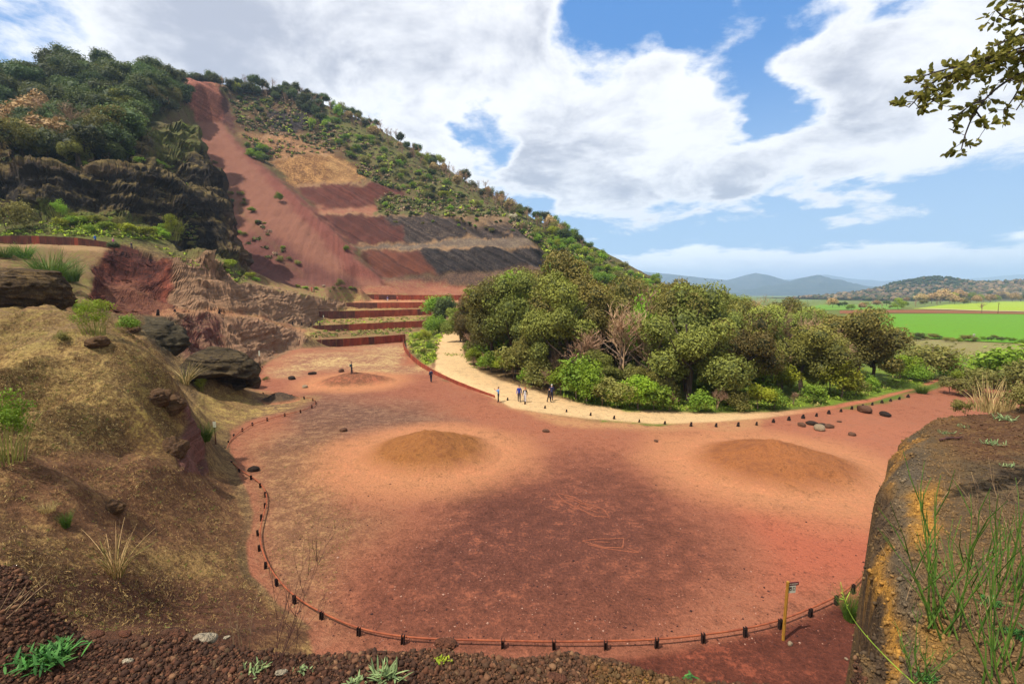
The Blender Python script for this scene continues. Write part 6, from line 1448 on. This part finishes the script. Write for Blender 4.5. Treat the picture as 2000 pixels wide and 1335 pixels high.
# ------------------------------------------------------------------ visitors
_cm = {}
def cloth(r, g, b):
    k = (r, g, b)
    if k not in _cm: _cm[k] = plain_mat('cloth_%d_%d_%d' % k, A(r, g, b), .85, col2=A(r, g, b)*.75, nscale=9)
    return _cm[k]
SKIN = plain_mat('skin', A(214,160,128), .6)
def person(loc, h, rz, label, top, legs, hair, shoes=(40,36,36), stride=.06, arms=(0, 0), sleeves=True, pack=None, hat=None, jacket=None, lean=0.0, holds=None, long_hair=False):
    """front of the body is local -Y; arms: (left, right) 0 hangs, 1 raised forward to the face"""
    J = {}; E = []; Rd = {}
    def j(n, p, r, par=None):
        J[n] = Vector(p); Rd[n] = r
        if par: E.append((par, n))
    j('pelvis', (0, 0, .52), (.082, .062)); j('waist', (0, .0-lean*.3, .61), (.072, .055), 'pelvis'); j('chest', (0, -lean*.6, .72), (.092, .062), 'waist'); j('neck0', (0, -lean, .80), (.06, .045), 'chest')
    j('neck', (0, -lean-.005, .845), (.03, .03), 'neck0'); j('jaw', (0, -lean-.018, .885), (.042, .048), 'neck'); j('head', (0, -lean-.012, .93), (.050, .058), 'jaw'); j('crown', (0, -lean, .975), (.034, .038), 'head')
    for s, sg, ar in (('l', 1, arms[0]), ('r', -1, arms[1])):
        j('sh'+s, (sg*.098, -lean, .795), (.043, .04), 'neck0')
        if ar > .5:
            j('el'+s, (sg*.13, -.07-lean, .70), (.032, .032), 'sh'+s); j('wr'+s, (sg*.06, -.19-lean, .80), (.022, .022), 'el'+s); j('ha'+s, (sg*.05, -.23-lean, .83), (.02, .026), 'wr'+s); j('fi'+s, (sg*.045, -.25-lean, .865), (.012, .016), 'ha'+s)
        else:
            sw = stride*.8*sg
            j('el'+s, (sg*.135, .012+sw*.5-lean*.6, .64), (.031, .031), 'sh'+s); j('wr'+s, (sg*.145, -.035+sw-lean*.3-ar*.15, .50+ar*.1), (.021, .021), 'el'+s); j('ha'+s, (sg*.143, -.045+sw-lean*.3-ar*.18, .455+ar*.1), (.017, .026), 'wr'+s); j('fi'+s, (sg*.138, -.052+sw-lean*.3-ar*.2, .41+ar*.1), (.011, .018), 'ha'+s)
        f = -stride*sg
        j('hip'+s, (sg*.047, 0, .49), (.058, .062), 'pelvis'); j('kn'+s, (sg*.052, f*.55-.012, .275), (.041, .045), 'hip'+s); j('an'+s, (sg*.054, f, .055 if f <= 0 else .065), (.026, .03), 'kn'+s); j('to'+s, (sg*.058, f-.075, .022), (.026, .020), 'an'+s); j('he'+s, (sg*.054, f+.02, .025), (.024, .02), 'an'+s)
    names_ = list(J); ix = {n: i for i, n in enumerate(names_)}
    me = bpy.data.meshes.new('body'); me.from_pydata([tuple(J[n]) for n in names_], [(ix[a], ix[b]) for a, b in E], [])
    o = bpy.data.objects.new('body', me); COL.objects.link(o)
    o.modifiers.new('skin', 'SKIN')
    for i, n in enumerate(names_):
        sv = me.skin_vertices[0].data[i]; r = Rd[n]; sv.radius = r; sv.use_root = (n == 'pelvis')
    sb = o.modifiers.new('sub', 'SUBSURF'); sb.levels = sb.render_levels = 2
    dg = bpy.context.evaluated_depsgraph_get(); me2 = bpy.data.meshes.new_from_object(o.evaluated_get(dg)); bpy.data.objects.remove(o)
    ms = [SKIN, cloth(*top), cloth(*legs), cloth(*shoes), cloth(*hair), cloth(*(jacket or top))]
    me2.materials.clear()
    for m in ms: me2.materials.append(m)
    seg = [(a, b) for a, b in E]
    P0 = np.array([J[a] for a, b in seg]); P1 = np.array([J[b] for a, b in seg])
    for p in me2.polygons:
        c = np.array(p.center); d = P1-P0; t = np.clip(((c-P0)*d).sum(1)/((d*d).sum(1)+1e-9), 0, 1); q = np.linalg.norm(P0+d*t[:, None]-c, axis=1); k = int(q.argmin()); b = seg[k][1]
        if b in ('jaw', 'head', 'crown', 'neck'): i = 4 if (c[2] > .945 or (c[2] > .885 and c[1] > -lean+.005)) and b != 'neck' else 0
        elif b[:2] in ('wr', 'el', 'sh'): i = (5 if jacket else 1) if sleeves or b[:2] == 'sh' else 0
        elif b[:2] in ('ha', 'fi'): i = 0
        elif b[:2] in ('to', 'he'): i = 3
        elif b[:2] in ('kn', 'an') or b[:3] == 'hip': i = 3 if c[2] < .045 else 2
        else:
            i = 2 if c[2] < .535 else 1
            if jacket and i == 1 and (c[1] > -.03-lean*.5 or abs(c[0]) > .05): i = 5
        p.material_index = i; p.use_smooth = True
    root = empty('person', loc, rz); root.scale = (h, h, h)
    bo = bpy.data.objects.new('body', me2); COL.objects.link(bo); bo.parent = root
    Vi, Fi = ICO[2]
    V = Vi*np.array([.052, .056, .05])+np.array([0, -lean+.008, .945]); V = V[:]; V[:, 2] = np.maximum(V[:, 2], .90 if not long_hair else .80); V[:, 1] = np.where(V[:, 2] < .935, np.maximum(V[:, 1], -lean+.0), V[:, 1])
    mesh_obj('hair', V, Fi, cloth(*(hat or hair)), root, smooth=True).name = 'hair' if hat is None else 'hat'
    if pack:
        V = np.sign(Vi)*np.abs(Vi)**.6*np.array([.07, .045, .105])+np.array([0, .10-lean*.6, .70]); mesh_obj('backpack', V, Fi, cloth(*pack), root, smooth=True)
    if holds: box_part(holds, -.035, .035, -.262-lean, -.252-lean, .83, .90, cloth(30, 30, 34), root)
    tag(root, label, 'person', 'visitors'); return root
def on(px, py, z=None):
    p = at_z(px, py, 0 if z is None else z); return p
PI = math.pi
person(at_z(687, 731, 1.02), 1.72, PI*.6, 'person in dark clothes with a teal backpack standing on the far mound', (36,40,56), (30,34,48), (50,38,30), stride=.05, pack=(40,110,110))
person(at_z(842, 746, .0), 1.75, PI*.9, 'person in navy with a dark backpack walking beside the curved steel wall', (48,50,92), (44,44,58), (120,90,70), stride=.05, pack=(40,40,60))
person(at_z(973.5, 785, .05), 1.68, -PI*.42, 'person in a light blue top raising a phone at the end of the steel wall', (110,160,214), (34,34,44), (56,36,28), arms=(1, 1), stride=.03, holds='phone', long_hair=True)
person(at_z(1014, 784, .05), 1.80, PI*.02, 'person in a bright blue sweater and grey trousers walking on the road', (36,64,170), (74,70,80), (50,36,28), stride=.07)
person(at_z(1025.5, 785, .05), 1.60, -PI*.1, 'red haired person in white with a black jacket beside the blue sweater', (230,228,232), (214,208,212), (190,70,40), stride=.06, jacket=(34,32,38), long_hair=True)
person(at_z(1072, 785, .05), 1.58, PI*.35, 'person in black striding beside the white haired walker', (36,32,38), (34,32,40), (40,32,30), stride=.11, long_hair=True, lean=.02)
person(at_z(1077.5, 781.5, .05), 1.80, PI*.95, 'white haired person in a navy jacket walking on the road', (54,58,92), (40,42,56), (226,222,216), stride=.07)
person(hit(735, 584.5, 120) or at_y(735, 584.5, 170), 1.65, PI*.5, 'person in pale pink on the upper terrace, leftmost of three', (226,180,196), (150,120,130), (60,44,36))
person(hit(757, 588, 120) or at_y(757, 588, 170), 1.75, PI*.1, 'person in purple with white trousers on the upper terrace, middle of three', (92,84,160), (224,220,224), (200,190,180))
person(hit(776, 588.5, 120) or at_y(776, 588.5, 170), 1.75, -PI*.4, 'person in red with dark trousers on the upper terrace, rightmost of three', (206,50,60), (50,44,54), (222,214,206), stride=.09)
p = hit(609, 571, 100) or at_y(609, 571, 140); person(p, 1.7, PI*.5, 'person in red on the upper path, left of two', (220,44,66), (190,60,70), (60,40,34))
p = hit(613.5, 570.5, 100) or at_y(613.5, 570.5, 140); person(p, 1.75, PI*.5, 'person in black on the upper path, right of two', (30,28,32), (30,28,32), (40,32,30))
for px, c, hh, lb in [(187, (50,120,200), 1.75, 'person in blue behind the dark steel wall under the cliff'), (222, (226,110,160), 1.65, 'person in pink behind the dark steel wall under the cliff'), (257, (70,60,70), 1.6, 'person in dark clothes behind the right end of the dark steel wall')]:
    q = at_y(px, 482, 91.5); person((q[0], 91.5, gz(q[0], 91.5)), hh, PI*.5, lb, c, (60,56,64), (56,40,34), hat=(226,180,200) if px == 222 else None)

# ------------------------------------------------------------------ overhanging holm oak at the top right
M_OLEAF = leaf_mat('holm_oak_leaf', A(84,88,36), A(166,156,76), .5, .1, .45)
M_TWIGD = plain_mat('dark_twig', A(70,54,46), .85, col2=A(48,38,34), nscale=30)
def oak_branch():
    root = empty('holm_oak', (5.6, 3.9, 9.7)); o0 = np.array([5.6, 3.9, 9.7])
    tag(root, 'evergreen oak whose leafy branch hangs in at the top right', 'tree')
    mbt = MB(); mbt.tube(np.array([(5.6, 3.9, 9.4), (5.55, 3.85, 11.2), (5.7, 3.9, 13.0), (5.6, 3.8, 14.6)])-o0, [.17, .14, .11, .06], 10); mbt.build('trunk', M_BARK, root)
    LIM = [([(2420,20,3.8),(2200,60,3.6),(2060,88,3.4),(1985,103,3.3),(1930,108,3.25),(1885,135,3.2),(1850,170,3.15),(1815,205,3.1),(1790,212,3.1)], .022, 1.0, 4),
           ([(2200,60,3.6),(2080,110,3.4),(2000,140,3.35),(1955,165,3.3),(1922,195,3.25),(1900,225,3.2),(1885,262,3.2),(1878,290,3.2)], .016, .75, 4),
           ([(2260,40,3.6),(2100,20,3.4),(2020,30,3.3),(1970,45,3.3),(1945,20,3.3)], .016, 1.3, 2), ([(2060,88,3.4),(2020,60,3.35),(1975,75,3.3),(1945,90,3.25)], .012, 1.3, 1),
           ([(1985,103,3.3),(1930,125,3.25),(1880,128,3.2),(1830,140,3.15),(1800,150,3.12)], .010, 1.2, 1), ([(1885,135,3.2),(1845,150,3.15),(1812,165,3.1),(1790,195,3.1),(1775,210,3.1)], .008, 1.3, 0),
           ([(2060,110,3.4),(2005,130,3.35),(1992,170,3.3),(1975,200,3.3),(1960,215,3.3)], .008, .5, 1), ([(2080,140,3.4),(2020,170,3.35),(1995,200,3.3),(1985,215,3.3)], .008, 1.0, 1), ([(1922,195,3.25),(1895,205,3.2),(1870,225,3.2)], .006, 1.1, 0), ([(1905,215,3.2),(1918,232,3.2),(1925,250,3.2)], .005, .9, 0),
           ([(2040,95,3.4),(1990,90,3.3),(1950,120,3.3),(1925,140,3.25)], .009, 1.2, 0), ([(2060,0,3.4),(2000,5,3.35),(1965,0,3.3),(1950,-20,3.3)], .010, 1.2, 0), ([(2080,60,3.5),(2010,100,3.4),(1965,150,3.35),(1950,158,3.3)], .008, .8, 0)]
    rs = np.random.RandomState(3); mb = MB(); LP = []
    for path, r, dens, skip in LIM:
        W = np.array([at_y(a, b, c) for a, b, c in path]); n = len(W)
        Wf = resample_free(W, .04); m = len(Wf)
        mb.tube(Wf-o0, np.linspace(r, .0035, m), 5)
        i0 = int(m*(skip+.2)/n) if skip else 1
        for i in range(i0, m):
            for _ in range(rs.poisson(1.45*dens)):
                d = rs.normal(size=3)*np.array([1, .7, .8]); d /= np.linalg.norm(d); L = rs.uniform(.04, .13)
                b = Wf[i]; e = b+d*L+np.array([0, 0, -.012]); mb.tube(np.array([b, (b+e)/2+rs.normal(size=3)*.006, e])-o0, [.0022, .0018, .001], 3)
                for q in range(rs.randint(4, 9)):
                    t = rs.uniform(.35, 1.05); LP.append((b+(e-b)*t, d+rs.normal(size=3)*.75))
    mb.build('branch', M_TWIGD, root)
    def leaf(k):
        L, w = .042, .0125; xs = [0, .12, .4, .72, 1]; ww = [.05, .55, 1, .72, .02]; v, f = [], []
        for x, q in zip(xs, ww): v += [(x*L, -w*q, .004*q), (x*L, 0, -.006*math.sin(x*3)*k), (x*L, w*q, .004*q)]
        for i in range(4):
            o = i*3; f += [(o, o+3, o+4, o+1), (o+1, o+4, o+5, o+2)]
        return v, f
    mes = []
    for k in (0, 1, 2):
        v, f = leaf(k); me = bpy.data.meshes.new('leaf'); me.from_pydata(v, [], f); me.materials.append(M_OLEAF); a = me.attributes.new('tint', 'FLOAT', 'POINT'); a.data.foreach_set('value', np.full(len(v), .2+.25*k, np.float32)); mes.append(me)
    rs.shuffle(LP); st_v, st_f, st_t = [], [], []
    for i, (p, d) in enumerate(LP):
        q = Vector(d).to_track_quat('X', 'Z') @ Vector((1, 0, 0)).rotation_difference(Vector((1, rs.uniform(-.3, .3), 0)))
        M = Matrix.LocRotScale(Vector(p-o0), q @ Matrix.Rotation(rs.uniform(-1.2, 1.2), 3, 'X').to_quaternion(), Vector([rs.uniform(.7, 1.25)]*3))
        px, py = project(p[0], p[1], p[2])
        if i < 300: 
            o = bpy.data.objects.new('leaf', mes[i % 3]); COL.objects.link(o); o.parent = root; o.matrix_local = M
        else:
            v, f = leaf(i % 3); o = len(st_v); st_v += [tuple(M @ Vector(c)) for c in v]; st_f += [tuple(a+o for a in c) for c in f]; st_t += [rs.uniform(0, .8)]*len(v)
    o = mesh_obj('foliage', st_v, st_f, M_OLEAF, root); vflt(o, 'tint', np.array(st_t)); o['kind'] = 'stuff'
def resample_free(P, step):
    P = smooth_line(P, 2); s = np.r_[0, np.cumsum(np.linalg.norm(np.diff(P, axis=0), axis=1))]; t = np.linspace(0, s[-1], max(2, int(s[-1]/step)))
    return np.stack([np.interp(t, s, P[:, k]) for k in range(3)], 1)
oak_branch()

# ------------------------------------------------------------------ plants on the ledge and the spur
M_STEMG = plain_mat('broom_green', A(58,90,22), .6, col2=A(88,116,34), nscale=12)
M_STEMY = plain_mat('young_green_stem', A(160,186,60), .6, col2=A(130,160,50), nscale=12)
M_STALK = plain_mat('dry_stalk', A(176,146,104), .85, col2=A(128,96,70), nscale=20)
M_STALKR = plain_mat('dark_dry_stalk', A(96,58,48), .85, col2=A(64,42,36), nscale=20)
def stems(name, base_px, n, hgt, lean, mat, label, cat, seed, r=.004, fan=.5, fork=3, side=0.0, spread=.03, leafy=False):
    rr = random.Random(seed); b = Vector(ledge_at(*base_px)); root = empty(name, b); tag(root, label, cat)
    for i in range(n):
        mb = MB(); a = rr.uniform(0, 6.28); L = hgt*rr.uniform(.55, 1.05); ln = lean*rr.uniform(.1, 1.0)
        p = Vector((rr.gauss(0, spread), rr.gauss(0, spread), -.02)); d = Vector((math.cos(a)*ln+side, math.sin(a)*ln, 1)).normalized(); P = [p]
        for k in range(7):
            d = (d+Vector((rr.gauss(0, .06), rr.gauss(0, .06), -.02))).normalized(); P.append(P[-1]+d*L/7)
        mb.tube([tuple(q) for q in P], [r*(1-.75*k/7) for k in range(8)], 4)
        for k in range(fork):
            q = P[rr.randint(2, 6)]; e = q+(d*fan+Vector((rr.gauss(0, .35), rr.gauss(0, .35), .9))).normalized()*L*rr.uniform(.2, .42); m_ = (q+e)/2+Vector((rr.gauss(0, .01), rr.gauss(0, .01), 0))
            mb.tube([tuple(q), tuple(m_), tuple(e)], [r*.6, r*.5, r*.25], 3)
        mb.build('stem', mat, root)
    return root
stems('broom_plant', (1845,1235), 15, .82, .45, M_STEMG, 'tall green broom with many upright stems in the middle of the spur', 'broom', 1, .0056, spread=.05)
stems('broom_plant', (1965,1330), 14, .80, .45, M_STEMG, 'green broom at the bottom right corner', 'broom', 2, .0045, spread=.06)
stems('broom_plant', (1790,1330), 9, .34, .8, M_STEMG, 'short broom at the foot of the spur near the bottom', 'broom', 3, .0035)
stems('broom_plant', (1995,1180), 9, .8, .45, M_STEMG, 'green broom cut by the right edge', 'broom', 4, .0045, spread=.05)
stems('dry_stalks', (1880,1200), 22, .5, .9, M_STALK, 'tangle of pale dry stalks among the broom on the spur', 'dry stalks', 5, .0018, spread=.12)
stems('dry_stalks', (1960,1040), 18, .55, .9, M_STALK, 'pale dry stalks above the right broom', 'dry stalks', 6, .002, spread=.14)
stems('dry_stalks', (470,1265), 7, .42, .35, M_STALK, 'pale dry grass stalks on the ledge left of centre', 'dry stalks', 7, .0016, side=.15)
stems('dry_stalks', (545,1290), 9, .62, .3, M_STALKR, 'thin dark dry stalks leaning right on the ledge', 'dry stalks', 8, .0018, side=.35, fork=4)
stems('dry_stalks', (10,1190), 5, .36, .3, M_STALK, 'bleached grass stalks leaning in at the left edge', 'dry stalks', 9, .002, side=.9, fork=1)
def path_stem(pix, r, mat, name, label, cat, fork=()):
    root = empty(name, at_y(*pix[0])); o0 = np.array(at_y(*pix[0])); tag(root, label, cat)
    for k, ln in enumerate([pix]+list(fork)):
        W = resample_free(np.array([at_y(*q) for q in ln]), .02); V, F = tube(W-o0, np.linspace(r*(1 if k == 0 else .8), r*.4, len(W)), 5); mesh_obj('stem', V, F, mat, root, smooth=True)
        mb = MB(); rr = random.Random(k+5)
        for i in range(2, len(W)):
            if rr.random() < .75:
                d = np.array([rr.gauss(0, 1), rr.gauss(0, 1), .6]); d /= np.linalg.norm(d); e = W[i]-o0; mb.add([e, e+d*.007+np.array([.002, 0, 0]), e+d*.014, e+d*.007-np.array([.002, 0, 0])], [(0, 1, 2, 3)])
        if mb.v: mb.build('leaflets', mat, root)
p = ledge_at(1790, 1338)
path_stem([(1790,1338,p[1]),(1745,1298,p[1]+.05),(1690,1240,p[1]+.1),(1660,1200,p[1]+.12),(1646,1160,p[1]+.12),(1642,1136,p[1]+.12)], .0032, M_STEMY, 'young_shoot', 'yellow green shoot arching out over the edge of the spur', 'shoot', [[(1650,1178,p[1]+.12),(1655,1165,p[1]+.12),(1660,1155,p[1]+.12)], [(1648,1170,p[1]+.12),(1640,1168,p[1]+.12)]])
def rosette(px, py, n, L, w, mat, label, seed, up=.5, spread=.06):
    rr = random.Random(seed); b = ledge_at(px, py); root = empty('green_plant', b); tag(root, label, 'plant')
    for c in range(4):
        V, F, Tn = [], [], []
        for i in range(n//4):
            a = rr.uniform(0, 6.28); l = L*rr.uniform(.5, 1.1); bx, by = rr.gauss(0, spread), rr.gauss(0, spread*.6); el = rr.uniform(.15, 1.3)*up; o = len(V); sx, sy = -math.sin(a)*w*rr.uniform(.7, 1.2), math.cos(a)*w*rr.uniform(.7, 1.2)
            for k, (t, q) in enumerate(((0, .4), (.35, 1), (.7, .8), (1, .05))):
                r_ = l*t; z = math.sin(el)*r_ - .35*l*t*t*(1-up*.5); x, y = bx+math.cos(a)*math.cos(el)*r_, by+math.sin(a)*math.cos(el)*r_
                V += [(x-sx*q, y-sy*q, z+.01), (x+sx*q, y+sy*q, z+.01)]
            for k in range(3): F.append((o+2*k, o+2*k+1, o+2*k+3, o+2*k+2))
            Tn += [rr.uniform(0, 1)]*8
        o = mesh_obj('leaves', V, F, mat, root); vflt(o, 'tint', np.array(Tn))
L_ROS = leaf_mat('rosette_leaves', A(30,80,30), A(84,136,58), .2); L_SAGE = leaf_mat('sage_leaves', A(110,134,84), A(170,186,124), .3)
rosette(85, 1292, 190, .085, .0055, L_ROS, 'dense green leafy plant on the cinders at the bottom left', 1, .9, .055)
rosette(120, 1268, 70, .07, .005, L_ROS, 'right part of the green leafy plant at the bottom left', 2, .9, .035)
rosette(755, 1325, 60, .095, .005, L_SAGE, 'grey green leafy plant at the bottom centre left', 3, 1.1, .025)
rosette(690, 1338, 30, .05, .005, L_SAGE, 'small sage plant cut by the bottom edge', 4, 1.0, .02)
rosette(862, 1292, 60, .02, .004, L_LIME, 'patch of yellow green moss plants on the ledge', 5, .8, .02)
rosette(500, 1310, 40, .04, .004, L_SAGE, 'small sage plant among the dark stalks', 6, 1.2, .03)
rosette(590, 1312, 24, .035, .004, L_SAGE, 'little grey green sprig right of the dark stalks', 7, 1.2, .02)
rosette(1345, 1325, 16, .04, .006, L_ROS, 'tiny green seedling on the ochre cinders', 8, .6, .01)
for i, (px, py, n, L, lb) in enumerate([(1935,868,60,.14,'green tuft on top of the spur'), (1970,912,40,.10,'small green tuft right of the spur crest'), (1850,848,40,.13,'green sprig beside the stick on the spur crest'), (1935,1180,90,.10,'green leaves among the broom on the spur'), (1880,835,30,.12,'grey green sprig on the spur crest'), (1810,1330,60,.07,'fresh green leaves at the foot of the spur'), (1990,1240,80,.11,'green leaves below the right broom'), (1960,820,50,.22,'pale green plant at the back of the spur')]):
    rosette(px, py, n, L*.55, L*.035, L_ROS if i in (3, 5, 6) else L_SAGE, lb, 20+i, 1.0, L*.35)
for i, (px, py, h_, kd, lb) in enumerate([(1880,812,.3,'olive','low broom at the back edge of the spur'), (1940,805,.6,'tuft','dry tuft at the back edge of the spur'), (1990,806,.5,'olive','broom at the back right of the spur'), (1840,806,.3,'tuft','dry tuft left on the back edge of the spur'), (1965,800,.5,'bares','tangle of dead twigs at the back of the spur'), (1915,803,.4,'bares','dead twigs left of the tangle on the spur')]):
    p = ledge_at(px, py); plant(kd, p, h_, lb, 'shrub', None, 'spur_shrub', .9, ('stems', 'foliage'))
mb = MB(); p0 = ledge_at(1835, 862); mb.tube([(0, 0, .02), (.12, .03, .035), (.26, .05, .03), (.36, .10, .03)], [.012, .016, .012, .006], 6); o = mb.build('dead_stick', M_STALKR); o.location = p0; tag(o, 'dark dead stick lying on the spur crest', 'stick')
